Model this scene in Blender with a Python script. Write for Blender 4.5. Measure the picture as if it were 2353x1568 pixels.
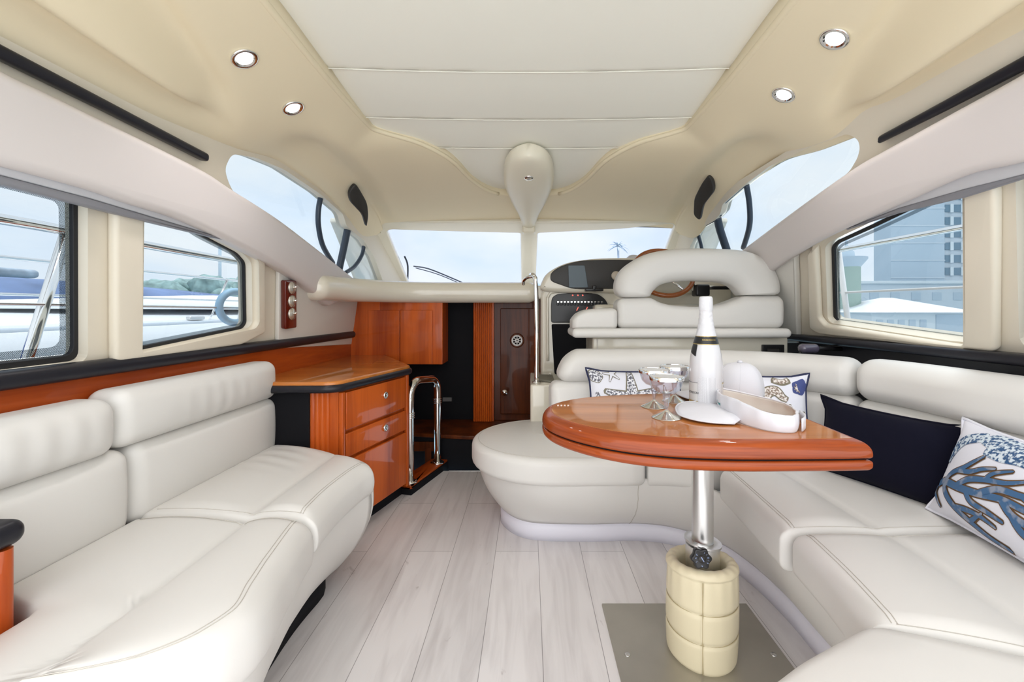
import bpy, bmesh, math, random
from math import sin, cos, pi, radians, sqrt, tan, atan2, exp
from mathutils import Vector, Matrix, noise

for _o in list(bpy.data.objects):
    bpy.data.objects.remove(_o)
SC = bpy.context.scene
COL = SC.collection
random.seed(7)

# ------------------------------------------------------------------ camera
EYE = 1.0            # eye height above the saloon floor
FPX = 1000.0         # focal length in pixels of the 2353 wide frame
HX, HY = 1215.0, 715.0   # vanishing point of the fore-aft lines
cam_d = bpy.data.cameras.new('camera')
cam_d.sensor_fit = 'HORIZONTAL'
cam_d.sensor_width = 36.0
cam_d.lens = FPX / 2353.0 * 36.0
cam_d.shift_x = -(HX - 1176.5) / 2353.0
cam_d.shift_y = -(784.0 - HY) / 2353.0
cam_d.clip_start = 0.02
cam_d.clip_end = 600
cam = bpy.data.objects.new('camera', cam_d)
cam.location = (0, 0, EYE)
cam.rotation_euler = (radians(90), 0, 0)
COL.objects.link(cam)
SC.camera = cam

# ------------------------------------------------------------------ view, world
SC.view_settings.view_transform = 'Standard'
SC.view_settings.look = 'None'
SC.view_settings.exposure = 0.40
SC.view_settings.gamma = 1.0
SC.view_settings.use_curve_mapping = False

W = bpy.data.worlds.new('overcast_sky')
SC.world = W
W.use_nodes = True
nt = W.node_tree
nt.nodes.clear()
def N(nt, t, **kw):
    n = nt.nodes.new(t)
    for k, v in kw.items():
        setattr(n, k, v)
    return n
wo = N(nt, 'ShaderNodeOutputWorld')
bg = N(nt, 'ShaderNodeBackground')
tc = N(nt, 'ShaderNodeTexCoord')
sp = N(nt, 'ShaderNodeSeparateXYZ')
nt.links.new(tc.outputs['Generated'], sp.inputs[0])
# clouds
nz = N(nt, 'ShaderNodeTexNoise'); nz.inputs['Scale'].default_value = 3.2; nz.inputs['Detail'].default_value = 5
mp = N(nt, 'ShaderNodeMapping'); mp.inputs['Scale'].default_value = (1, 1, 2.4)
nt.links.new(tc.outputs['Generated'], mp.inputs[0]); nt.links.new(mp.outputs[0], nz.inputs['Vector'])
rmp = N(nt, 'ShaderNodeValToRGB')
rmp.color_ramp.elements[0].position = .32; rmp.color_ramp.elements[0].color = (.78, .88, 1.0, 1)
rmp.color_ramp.elements[1].position = .62; rmp.color_ramp.elements[1].color = (1.0, 1.0, 1.0, 1)
nt.links.new(nz.outputs['Fac'], rmp.inputs[0])
# the sun stands high behind the cloud aft of the boat: the sky aft is the brighter part
mr = N(nt, 'ShaderNodeMapRange'); mr.interpolation_type = 'SMOOTHSTEP'
mr.inputs['From Min'].default_value = 0.15; mr.inputs['From Max'].default_value = -0.75
mr.inputs['To Min'].default_value = 1.9; mr.inputs['To Max'].default_value = 2.3
nt.links.new(sp.outputs['Y'], mr.inputs['Value'])
mx = N(nt, 'ShaderNodeMix', data_type='RGBA')
mr2 = N(nt, 'ShaderNodeMapRange'); mr2.inputs['From Min'].default_value = 0.1; mr2.inputs['From Max'].default_value = -0.5
nt.links.new(sp.outputs['Y'], mr2.inputs['Value'])
nt.links.new(mr2.outputs[0], mx.inputs['Factor'])
nt.links.new(rmp.outputs[0], mx.inputs[6]); mx.inputs[7].default_value = (.97, .98, 1.0, 1)
nt.links.new(mx.outputs[2], bg.inputs['Color'])
nt.links.new(mr.outputs[0], bg.inputs['Strength'])
nt.links.new(bg.outputs[0], wo.inputs[0])

SC.cycles.max_bounces = 14
SC.cycles.diffuse_bounces = 8
# high hazy sun: it stands near the zenith and lights the open decks
sun_d = bpy.data.lights.new('sun', 'SUN'); sun_d.energy = 5.0; sun_d.angle = radians(16); sun_d.color = (1, .99, .97)
sun = bpy.data.objects.new('sun', sun_d); sun.rotation_euler = (radians(-4), radians(2), 0); COL.objects.link(sun)

# ------------------------------------------------------------------ coordinates
def RA(px, py):
    return (px - HX) / FPX, (HY - py) / FPX
def P(px, py, d):
    a, b = RA(px, py)
    return Vector((a * d, d, EYE + b * d))
def PZ(px, py, z):
    a, b = RA(px, py)
    d = (z - EYE) / b
    return Vector((a * d, d, z))

# ------------------------------------------------------------------ materials
def mat(name, col, rough=.5, metal=0, coat=0, bump=0, bscale=60, var=0, vscale=4, sheen=0, spec=.5, trans=0, ior=1.45, emit=None, estr=0, vstretch=None, col2=None):
    m = bpy.data.materials.new(name); m.use_nodes = True
    t = m.node_tree; b = t.nodes['Principled BSDF']
    b.inputs['Base Color'].default_value = (*col, 1)
    b.inputs['Roughness'].default_value = rough
    b.inputs['Metallic'].default_value = metal
    b.inputs['Coat Weight'].default_value = coat
    b.inputs['Coat Roughness'].default_value = .06
    b.inputs['Specular IOR Level'].default_value = spec
    b.inputs['Sheen Weight'].default_value = sheen
    b.inputs['Transmission Weight'].default_value = trans
    b.inputs['IOR'].default_value = ior
    if emit:
        b.inputs['Emission Color'].default_value = (*emit, 1); b.inputs['Emission Strength'].default_value = estr
    c = N(t, 'ShaderNodeTexCoord')
    if var or col2:
        n = N(t, 'ShaderNodeTexNoise'); n.inputs['Scale'].default_value = vscale; n.inputs['Detail'].default_value = 4
        if vstretch:
            k = N(t, 'ShaderNodeMapping'); k.inputs['Scale'].default_value = vstretch
            t.links.new(c.outputs['Object'], k.inputs[0]); t.links.new(k.outputs[0], n.inputs['Vector'])
        else:
            t.links.new(c.outputs['Object'], n.inputs['Vector'])
        r = N(t, 'ShaderNodeValToRGB')
        a = col2 if col2 else tuple(x * (1 - var) for x in col)
        bb = col if col2 else tuple(min(1, x * (1 + var)) for x in col)
        r.color_ramp.elements[0].position = .3; r.color_ramp.elements[0].color = (*a, 1)
        r.color_ramp.elements[1].position = .7; r.color_ramp.elements[1].color = (*bb, 1)
        t.links.new(n.outputs['Fac'], r.inputs[0]); t.links.new(r.outputs[0], b.inputs['Base Color'])
    if bump:
        n = N(t, 'ShaderNodeTexNoise'); n.inputs['Scale'].default_value = bscale; n.inputs['Detail'].default_value = 3
        t.links.new(c.outputs['Object'], n.inputs['Vector'])
        u = N(t, 'ShaderNodeBump'); u.inputs['Strength'].default_value = bump; u.inputs['Distance'].default_value = .01
        t.links.new(n.outputs['Fac'], u.inputs['Height']); t.links.new(u.outputs[0], b.inputs['Normal'])
    return m
M = {}
M['leather'] = mat('cream_leather', (.655, .64, .61), .42, bump=.03, bscale=22, spec=.4)
M['leather2'] = mat('cream_leather_piping', (.60, .575, .53), .45)
M['quilt'] = mat('tan_quilting_thread', (.42, .35, .20), .7)
M['stitch'] = mat('stitching_thread', (.50, .47, .42), .7)
M['headliner'] = mat('tan_headliner_vinyl', (.74, .645, .46), .55, bump=.02, bscale=30)
M['panel'] = mat('headliner_centre_vinyl', (.80, .78, .69), .5, bump=.02, bscale=8)
M['beam'] = mat('pale_beam_vinyl', (.62, .575, .555), .45)
M['wall'] = mat('cream_wall_vinyl', (.68, .62, .51), .45)
M['wallgrey'] = mat('pale_side_panel', (.66, .64, .59), .4)
M['reveal'] = mat('window_reveal_cream', (.64, .57, .42), .4)
M['gel'] = mat('cream_gelcoat', (.72, .68, .575), .12, coat=.6)
M['gelw'] = mat('white_gelcoat', (.75, .74, .73), .3)
M['toe'] = mat('white_plinth_vinyl', (.72, .71, .78), .45)
M['blk'] = mat('black_vinyl', (.012, .012, .017), .35, spec=.4)
M['blkm'] = mat('matt_black_panel', (.006, .006, .008), .75, spec=.2)
M['rubber'] = mat('black_window_seal', (.01, .01, .012), .6)
M['blackpl'] = mat('black_plastic', (.014, .014, .015), .3)
M['blackdash'] = mat('charcoal_dash_panel', (.03, .028, .026), .45, bump=.1, bscale=300)
M['grey'] = mat('grey_blind', (.52, .52, .54), .5)
M['greyd'] = mat('dark_grey_blind_rail', (.22, .22, .24), .45)
M['chrome'] = mat('polished_steel', (.86, .85, .83), .10, metal=1)
M['steel'] = mat('brushed_steel', (.72, .72, .71), .30, metal=1)
M['plate'] = mat('steel_plate', (.43, .41, .36), .42, metal=.75, var=.1, vscale=5)
M['gold'] = mat('gold_print', (.52, .39, .13), .35, metal=.6)
M['silver'] = mat('silvered_rim', (.9, .9, .9), .06, metal=1)
M['white'] = mat('white_enamel', (.60, .60, .62), .18, coat=.4)
M['foil'] = mat('white_foil', (.60, .60, .62), .35, bump=.3, bscale=70)
M['label'] = mat('white_label_paper', (.62, .62, .61), .5)
M['ink'] = mat('dark_print', (.08, .08, .09), .5)
M['hat'] = mat('white_cotton', (.62, .62, .66), .85, bump=.06, bscale=40, sheen=.2)
M['hatin'] = mat('cream_cotton_lining', (.60, .56, .51), .9)
M['teal'] = mat('teal_embroidery', (.10, .42, .42), .7)
M['velvet'] = mat('navy_black_velvet', (.006, .006, .014), .95, sheen=.03, spec=.1, bump=.1, bscale=15)
M['pillow'] = mat('white_cushion_cotton', (.72, .73, .80), .8)
M['navy'] = mat('navy_piping', (.01, .015, .06), .6)
M['cover'] = mat('quilted_cream_vinyl', (.66, .59, .41), .4, bump=.06, bscale=14)
M['switch'] = mat('dark_red_wood', (.10, .008, .004), .2, coat=.8)
M['knobs'] = mat('satin_switch', (.62, .58, .50), .25, metal=.7)
M['glow'] = mat('lit_lamp', (1, 1, 1), .3, emit=(1, .97, 1), estr=9)
M['redled'] = mat('red_indicator', (.8, .1, .08), .4, emit=(1, .2, .15), estr=.7)
M['haze'] = mat('distant_concrete', (.42, .50, .58), .9, var=.08, vscale=.2)

def glass(name, tint, gloss=.04):
    m = bpy.data.materials.new(name); m.use_nodes = True
    t = m.node_tree; t.nodes.clear()
    o = N(t, 'ShaderNodeOutputMaterial'); tr = N(t, 'ShaderNodeBsdfTransparent'); gl = N(t, 'ShaderNodeBsdfGlossy'); mxs = N(t, 'ShaderNodeMixShader')
    tr.inputs[0].default_value = (*tint, 1); gl.inputs['Roughness'].default_value = .02
    gl.inputs[0].default_value = (.9, .95, 1, 1)
    mxs.inputs[0].default_value = gloss
    t.links.new(tr.outputs[0], mxs.inputs[1]); t.links.new(gl.outputs[0], mxs.inputs[2]); t.links.new(mxs.outputs[0], o.inputs[0])
    return m
M['glass'] = glass('tinted_side_glass', (.59, .62, .64))
M['wind'] = glass('tinted_windshield_glass', (.61, .63, .68))
M['clear'] = glass('clear_plastic', (.93, .93, .95), .10)
_t = M['clear'].node_tree; _f = N(_t, 'ShaderNodeLayerWeight'); _f.inputs['Blend'].default_value = .42
_m = N(_t, 'ShaderNodeMapRange'); _m.inputs['To Min'].default_value = .05; _m.inputs['To Max'].default_value = .42
_t.links.new(_f.outputs['Facing'], _m.inputs['Value']); _t.links.new(_m.outputs[0], [n for n in _t.nodes if n.type == 'MIX_SHADER'][0].inputs[0])

def wood(name, c1, c2, rough=.12, stretch=(1, 1, .06), sc=9, coat=1.0, mid=None):
    m = bpy.data.materials.new(name); m.use_nodes = True
    t = m.node_tree; b = t.nodes['Principled BSDF']
    c = N(t, 'ShaderNodeTexCoord'); k = N(t, 'ShaderNodeMapping'); k.inputs['Scale'].default_value = stretch
    t.links.new(c.outputs['Object'], k.inputs[0])
    n = N(t, 'ShaderNodeTexNoise'); n.inputs['Scale'].default_value = sc; n.inputs['Detail'].default_value = 8; n.inputs['Distortion'].default_value = .35
    t.links.new(k.outputs[0], n.inputs['Vector'])
    n2 = N(t, 'ShaderNodeTexNoise'); n2.inputs['Scale'].default_value = sc * 9; n2.inputs['Detail'].default_value = 3
    t.links.new(k.outputs[0], n2.inputs['Vector'])
    ma = N(t, 'ShaderNodeMath', operation='MULTIPLY_ADD'); ma.inputs[1].default_value = .3; ma.inputs[2].default_value = -.15
    t.links.new(n2.outputs['Fac'], ma.inputs[0])
    ad = N(t, 'ShaderNodeMath', operation='ADD'); t.links.new(n.outputs['Fac'], ad.inputs[0]); t.links.new(ma.outputs[0], ad.inputs[1])
    r = N(t, 'ShaderNodeValToRGB'); r.color_ramp.elements[0].position = .32; r.color_ramp.elements[0].color = (*c1, 1)
    r.color_ramp.elements[1].position = .66; r.color_ramp.elements[1].color = (*c2, 1)
    t.links.new(ad.outputs[0], r.inputs[0]); t.links.new(r.outputs[0], b.inputs['Base Color'])
    b.inputs['Roughness'].default_value = .4; b.inputs['Coat Weight'].default_value = coat; b.inputs['Coat Roughness'].default_value = rough * .4
    b.inputs['Specular IOR Level'].default_value = .15
    return m
M['cherry'] = wood('varnished_cherry', (.32, .048, .006), (.58, .110, .012), coat=.4)
M['cherryh'] = wood('varnished_cherry_long_grain', (.28, .040, .005), (.50, .092, .010), stretch=(1, .08, 1), coat=.3)
M['tabletop'] = wood('varnished_table_cherry', (.38, .115, .016), (.55, .19, .035), stretch=(.07, 1, 1), rough=.06, sc=14, coat=.9)
M['tableedge'] = wood('varnished_table_edge', (.15, .022, .003), (.33, .060, .008), stretch=(.05, .05, 1), rough=.1, sc=30, coat=.5)
M['darkwood'] = wood('dark_varnished_mahogany', (.045, .009, .002), (.14, .032, .006), coat=.2)
M['wheel'] = wood('varnished_wheel_rim', (.26, .07, .015), (.40, .12, .03), stretch=(1, 1, 1))

def floor_mat():
    m = bpy.data.materials.new('whitewashed_planks'); m.use_nodes = True
    t = m.node_tree; b = t.nodes['Principled BSDF']
    c = N(t, 'ShaderNodeTexCoord'); k = N(t, 'ShaderNodeMapping'); k.inputs['Rotation'].default_value = (0, 0, radians(90))
    k.inputs['Location'].default_value = (.35, .06, 0)
    t.links.new(c.outputs['Object'], k.inputs[0])
    br = N(t, 'ShaderNodeTexBrick'); br.offset = .37; br.inputs['Scale'].default_value = 1; br.inputs['Mortar Size'].default_value = .0012
    br.inputs['Brick Width'].default_value = 1.22; br.inputs['Row Height'].default_value = .178
    br.inputs['Color1'].default_value = (.72, .695, .69, 1); br.inputs['Color2'].default_value = (.63, .605, .60, 1); br.inputs['Mortar'].default_value = (.30, .285, .28, 1)
    br.inputs['Mortar Smooth'].default_value = .2; br.inputs['Bias'].default_value = -.2
    t.links.new(k.outputs[0], br.inputs['Vector'])
    k2 = N(t, 'ShaderNodeMapping'); k2.inputs['Scale'].default_value = (9, .9, 1)
    t.links.new(c.outputs['Object'], k2.inputs[0])
    n = N(t, 'ShaderNodeTexNoise'); n.inputs['Scale'].default_value = 2.2; n.inputs['Detail'].default_value = 9; n.inputs['Distortion'].default_value = 1.0
    t.links.new(k2.outputs[0], n.inputs['Vector'])
    r = N(t, 'ShaderNodeValToRGB'); r.color_ramp.elements[0].position = .28; r.color_ramp.elements[0].color = (.80, .785, .785, 1)
    r.color_ramp.elements[1].position = .58; r.color_ramp.elements[1].color = (1, 1, 1, 1)
    t.links.new(n.outputs['Fac'], r.inputs[0])
    x = N(t, 'ShaderNodeMix', data_type='RGBA', blend_type='MULTIPLY'); x.inputs['Factor'].default_value = .9
    t.links.new(br.outputs['Color'], x.inputs[6]); t.links.new(r.outputs[0], x.inputs[7])
    # knots
    k3 = N(t, 'ShaderNodeMapping'); k3.inputs['Scale'].default_value = (4.5, 2.0, 1)
    t.links.new(c.outputs['Object'], k3.inputs[0])
    n3 = N(t, 'ShaderNodeTexNoise'); n3.inputs['Scale'].default_value = 2.6; n3.inputs['Detail'].default_value = 5; n3.inputs['Distortion'].default_value = 1.5
    t.links.new(k3.outputs[0], n3.inputs['Vector'])
    r3 = N(t, 'ShaderNodeValToRGB'); r3.color_ramp.elements[0].position = .69; r3.color_ramp.elements[0].color = (1, 1, 1, 1)
    r3.color_ramp.elements[1].position = .80; r3.color_ramp.elements[1].color = (.48, .44, .42, 1)
    t.links.new(n3.outputs['Fac'], r3.inputs[0])
    x2 = N(t, 'ShaderNodeMix', data_type='RGBA', blend_type='MULTIPLY'); x2.inputs['Factor'].default_value = .9
    t.links.new(x.outputs[2], x2.inputs[6]); t.links.new(r3.outputs[0], x2.inputs[7])
    t.links.new(x2.outputs[2], b.inputs['Base Color'])
    b.inputs['Roughness'].default_value = .33
    return m
M['floor'] = floor_mat()

def speckle(name, base, dark, sc, pos=.5, rough=.5, metal=0):
    m = bpy.data.materials.new(name); m.use_nodes = True
    t = m.node_tree; b = t.nodes['Principled BSDF']
    c = N(t, 'ShaderNodeTexCoord'); n = N(t, 'ShaderNodeTexNoise'); n.inputs['Scale'].default_value = sc; n.inputs['Detail'].default_value = 2
    t.links.new(c.outputs['Object'], n.inputs['Vector'])
    r = N(t, 'ShaderNodeValToRGB'); r.color_ramp.elements[0].position = pos - .06; r.color_ramp.elements[0].color = (*dark, 1)
    r.color_ramp.elements[1].position = pos + .06; r.color_ramp.elements[1].color = (*base, 1)
    t.links.new(n.outputs['Fac'], r.inputs[0]); t.links.new(r.outputs[0], b.inputs['Base Color'])
    b.inputs['Roughness'].default_value = rough; b.inputs['Metallic'].default_value = metal
    return m
M['beads'] = speckle('silver_bead_print', (.75, .76, .80), (.10, .10, .13), 140)
M['goldbeads'] = speckle('pearl_and_gold_beads', (.74, .70, .66), (.22, .16, .12), 150)
M['rustbeads'] = speckle('rust_star_beads', (.55, .40, .36), (.25, .10, .07), 150)
M['blueprint'] = speckle('blue_coral_print', (.045, .125, .26), (.24, .28, .36), 40, .42)
M['bluelace'] = speckle('blue_white_lace_print', (.62, .70, .76), (.02, .08, .20), 110, .5)
M['brown'] = mat('brown_gold_outline', (.14, .075, .03), .5)
M['outline'] = mat('grey_gold_outline', (.18, .16, .11), .5)

# ------------------------------------------------------------------ object helpers
ORG = {}
def link(name, verts, faces, m, parent=None, origin=None, smooth=True, auto=None):
    if parent is not None:
        root = parent
        while root.parent is not None:
            root = root.parent
        o0 = ORG[root.name]
        off = ORG[parent.name]
    else:
        if origin is None:
            xs = [v[0] for v in verts]; ys = [v[1] for v in verts]; zs = [v[2] for v in verts]
            origin = Vector(((min(xs) + max(xs)) / 2, (min(ys) + max(ys)) / 2, min(zs)))
        o0 = Vector(origin)
    me = bpy.data.meshes.new(name)
    me.from_pydata([Vector(v) - o0 for v in verts], [], faces)
    me.update()
    mats = m if isinstance(m, list) else [m]
    for q in mats:
        me.materials.append(q)
    if smooth:
        me.polygons.foreach_set('use_smooth', [True] * len(me.polygons))
        if auto:
            me.set_sharp_from_angle(angle=radians(auto))
    o = bpy.data.objects.new(name, me)
    COL.objects.link(o)
    if parent is not None:
        o.parent = parent
        ORG[o.name] = o0
    else:
        o.location = o0
        ORG[o.name] = o0
    return o
def thing(name, label, cat, loc, group=None):
    o = bpy.data.objects.new(name, None); COL.objects.link(o)
    o.location = loc; o.empty_display_size = .05
    ORG[o.name] = Vector(loc)
    o['label'] = label; o['category'] = cat
    if group: o['group'] = group
    return o
def tag(o, label, cat, group=None, kind=None):
    o['label'] = label; o['category'] = cat
    if group: o['group'] = group
    if kind: o['kind'] = kind
    return o
def struct(o, label=None, cat=None):
    o['kind'] = 'structure'
    if label: o['label'] = label
    if cat: o['category'] = cat
    return o
def lab(o, label):
    o['label'] = label
    return o
def dup(root, delta, label=None, group=None):
    r = root.copy(); COL.objects.link(r); r.location = root.location + Vector(delta)
    ORG[r.name] = ORG[root.name] + Vector(delta)
    if label: r['label'] = label
    if group: r['group'] = group
    for ch in list(root.children):
        c = ch.copy(); COL.objects.link(c); c.parent = r; ORG[c.name] = ORG[r.name]
        for g in ch.children:
            q = g.copy(); COL.objects.link(q); q.parent = c; ORG[q.name] = ORG[r.name]
    return r

class MB:
    def __init__(s): s.v = []; s.f = []
    def add(s, vf):
        v, f = vf; k = len(s.v)
        s.v += [Vector(p) for p in v]; s.f += [tuple(i + k for i in q) for q in f]
        return s
    def link(s, name, m, parent=None, **kw):
        return link(name, s.v, s.f, m, parent, **kw)

def axis_list(a, r, n, rn):
    L = []
    for i in range(rn + 1):
        th = radians(45) * (1 - i / rn)
        L.append(-a + r - r * tan(th))
    mid = [(-a + r) + (2 * (a - r)) * i / n for i in range(1, n)]
    return L + mid + [-x for x in reversed(L)]
def rbox(dim, r, n=(6, 6, 2), rn=3, fn=None, at=(0, 0, 0)):
    """rounded box, full size dim, optionally bent by fn(x,y,z)"""
    a, b, c = [x / 2 for x in dim]
    r = min(r, a * .999, b * .999, c * .999)
    A = axis_list(a, r, n[0], rn); B = axis_list(b, r, n[1], rn); C_ = axis_list(c, r, n[2], rn)
    na, nb, nc = len(A) - 1, len(B) - 1, len(C_) - 1
    idx = {}; V = []; F = []
    def vid(i, j, k):
        key = (i, j, k)
        if key in idx: return idx[key]
        p = Vector((A[i], B[j], C_[k]))
        q = Vector((max(-a + r, min(a - r, p.x)), max(-b + r, min(b - r, p.y)), max(-c + r, min(c - r, p.z))))
        e = p - q
        if e.length > 1e-9: p = q + e.normalized() * r
        if fn: p = Vector(fn(p.x, p.y, p.z))
        else: p = p + Vector(at)
        idx[key] = len(V); V.append(p)
        return idx[key]
    for i in range(na):
        for j in range(nb):
            F.append((vid(i, j, 0), vid(i, j + 1, 0), vid(i + 1, j + 1, 0), vid(i + 1, j, 0)))
            F.append((vid(i, j, nc), vid(i + 1, j, nc), vid(i + 1, j + 1, nc), vid(i, j + 1, nc)))
    for i in range(na):
        for k in range(nc):
            F.append((vid(i, 0, k), vid(i + 1, 0, k), vid(i + 1, 0, k + 1), vid(i, 0, k + 1)))
            F.append((vid(i, nb, k), vid(i, nb, k + 1), vid(i + 1, nb, k + 1), vid(i + 1, nb, k)))
    for j in range(nb):
        for k in range(nc):
            F.append((vid(0, j, k), vid(0, j, k + 1), vid(0, j + 1, k + 1), vid(0, j + 1, k)))
            F.append((vid(na, j, k), vid(na, j + 1, k), vid(na, j + 1, k + 1), vid(na, j, k + 1)))
    return V, F
def box(x0, x1, y0, y1, z0, z1, r=.004, rn=2):
    return rbox((x1 - x0, y1 - y0, z1 - z0), r, (1, 1, 1), rn, at=((x0 + x1) / 2, (y0 + y1) / 2, (z0 + z1) / 2))

def cr(pts, n=8, closed=False):
    """Catmull-Rom through points (any dimension)"""
    pts = [Vector(p) for p in pts]
    out = []; L = len(pts)
    rng = range(L) if closed else range(L - 1)
    for i in rng:
        p0 = pts[(i - 1) % L] if (closed or i > 0) else pts[0]
        p1 = pts[i]; p2 = pts[(i + 1) % L]
        p3 = pts[(i + 2) % L] if (closed or i + 2 < L) else pts[-1]
        for k in range(n):
            t = k / n
            out.append(.5 * ((2 * p1) + (p2 - p0) * t + (2 * p0 - 5 * p1 + 4 * p2 - p3) * t * t + (3 * p1 - p0 - 3 * p2 + p3) * t ** 3))
    if not closed: out.append(pts[-1])
    return out
def interp(xs, ys, x):
    """smooth monotone-ish interpolation of a table"""
    if x <= xs[0]: return ys[0]
    if x >= xs[-1]: return ys[-1]
    n = len(xs)
    for i in range(n - 1):
        if x <= xs[i + 1]:
            break
    def slope(j):
        if j == 0: return (ys[1] - ys[0]) / (xs[1] - xs[0])
        if j == n - 1: return (ys[-1] - ys[-2]) / (xs[-1] - xs[-2])
        a = (ys[j] - ys[j - 1]) / (xs[j] - xs[j - 1]); b = (ys[j + 1] - ys[j]) / (xs[j + 1] - xs[j])
        return 0 if a * b <= 0 else 2 * a * b / (a + b)
    h = xs[i + 1] - xs[i]; t = (x - xs[i]) / h
    m0, m1 = slope(i), slope(i + 1)
    return (2 * t ** 3 - 3 * t * t + 1) * ys[i] + (t ** 3 - 2 * t * t + t) * h * m0 + (-2 * t ** 3 + 3 * t * t) * ys[i + 1] + (t ** 3 - t * t) * h * m1
def sst(t):
    t = max(0, min(1, t)); return t * t * (3 - 2 * t)

def tube(pts, r, n=10, closed=False, flat=None):
    pts = [Vector(p) for p in pts]; L = len(pts)
    V = []; F = []
    rr = r if isinstance(r, (list, tuple)) else [r] * L
    def tan_(i):
        if closed: return (pts[(i + 1) % L] - pts[i - 1]).normalized()
        return (pts[min(L - 1, i + 1)] - pts[max(0, i - 1)]).normalized()
    t = tan_(0)
    up = Vector((0, 0, 1)) if abs(t.z) < .9 else Vector((1, 0, 0))
    u = t.cross(up).normalized()
    for i in range(L):
        t = tan_(i)
        u = (u - t * u.dot(t)).normalized(); w = t.cross(u)
        for k in range(n):
            a = 2 * pi * k / n
            V.append(pts[i] + (u * cos(a) + w * sin(a) * (flat or 1)) * rr[i])
    m = L if closed else L - 1
    for i in range(m):
        j = (i + 1) % L
        for k in range(n):
            F.append((i * n + k, i * n + (k + 1) % n, j * n + (k + 1) % n, j * n + k))
    if not closed:
        F.append(tuple(range(n - 1, -1, -1))); F.append(tuple((L - 1) * n + k for k in range(n)))
    return V, F
def lathe(prof, n=32, at=(0, 0, 0), ax=None):
    """prof = [(r,z)]; ax = optional matrix to turn it"""
    V = []; F = []
    for r, z in prof:
        for k in range(n):
            a = 2 * pi * k / n
            V.append(Vector((r * cos(a), r * sin(a), z)))
    for i in range(len(prof) - 1):
        for k in range(n):
            F.append((i * n + k, i * n + (k + 1) % n, (i + 1) * n + (k + 1) % n, (i + 1) * n + k))
    if prof[0][0] > 1e-5: F.append(tuple(range(n - 1, -1, -1)))
    if prof[-1][0] > 1e-5: F.append(tuple((len(prof) - 1) * n + k for k in range(n)))
    if ax: V = [ax @ v for v in V]
    V = [v + Vector(at) for v in V]
    return V, F
def grid(fn, nu, nv, closed_u=False):
    V = []; F = []
    for i in range(nu + (0 if closed_u else 1)):
        for j in range(nv + 1):
            V.append(Vector(fn(i / nu, j / nv)))
    for i in range(nu):
        i2 = (i + 1) % nu if closed_u else i + 1
        for j in range(nv):
            F.append((i * (nv + 1) + j, i2 * (nv + 1) + j, i2 * (nv + 1) + j + 1, i * (nv + 1) + j + 1))
    return V, F
def thick(vf, t, flip=False):
    """give a surface real thickness along its vertex normals"""
    v, f = vf
    me = bpy.data.meshes.new('t'); me.from_pydata(v, [], f); me.update()
    nr = [me.vertices[i].normal.copy() for i in range(len(v))]
    s = -1 if flip else 1
    v2 = [Vector(v[i]) + nr[i] * t * s for i in range(len(v))]
    cnt = {}
    for q in f:
        for i in range(len(q)):
            e = (q[i], q[(i + 1) % len(q)])
            cnt[tuple(sorted(e))] = cnt.get(tuple(sorted(e)), []) + [e]
    n = len(v); F = [tuple(reversed(q)) for q in f] + [tuple(i + n for i in q) for q in f]
    for k, es in cnt.items():
        if len(es) == 1:
            a, b = es[0]; F.append((a, b, b + n, a + n))
    bpy.data.meshes.remove(me)
    return [Vector(p) for p in v] + v2, F
def poly_area(p):
    return .5 * sum(p[i][0] * p[(i + 1) % len(p)][1] - p[(i + 1) % len(p)][0] * p[i][1] for i in range(len(p)))
def slab(outer, holes, org, U, Vv, th, bev=0, res=3):
    """flat shape with holes, filled, given thickness th along N = U x V (centred on N*th/2) and rounded edges"""
    cu = bpy.data.curves.new('c', 'CURVE'); cu.dimensions = '2D'; cu.fill_mode = 'BOTH'
    for k, pl in enumerate([outer] + list(holes)):
        pl = [(p[0], p[1]) for p in pl]
        ar = poly_area(pl)
        if (k == 0 and ar < 0) or (k > 0 and ar > 0): pl = pl[::-1]
        s = cu.splines.new('POLY'); s.points.add(len(pl) - 1); s.use_cyclic_u = True
        for i, p in enumerate(pl): s.points[i].co = (p[0], p[1], 0, 1)
    cu.extrude = max(0, th / 2 - bev); cu.bevel_depth = bev; cu.bevel_resolution = res; cu.offset = -bev
    o = bpy.data.objects.new('c', cu); COL.objects.link(o)
    dg = bpy.context.evaluated_depsgraph_get()
    me = bpy.data.meshes.new_from_object(o.evaluated_get(dg))
    bm = bmesh.new(); bm.from_mesh(me)
    bmesh.ops.remove_doubles(bm, verts=bm.verts, dist=1e-5)
    bmesh.ops.recalc_face_normals(bm, faces=bm.faces)
    bm.to_mesh(me); bm.free()
    U = Vector(U); Vv = Vector(Vv); Nn = U.cross(Vv).normalized(); org = Vector(org)
    V = [org + U * v.co.x + Vv * v.co.y + Nn * (v.co.z + th / 2) for v in me.vertices]
    F = [tuple(p.vertices) for p in me.polygons]
    COL.objects.unlink(o); bpy.data.objects.remove(o); bpy.data.curves.remove(cu); bpy.data.meshes.remove(me)
    return V, F
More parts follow.
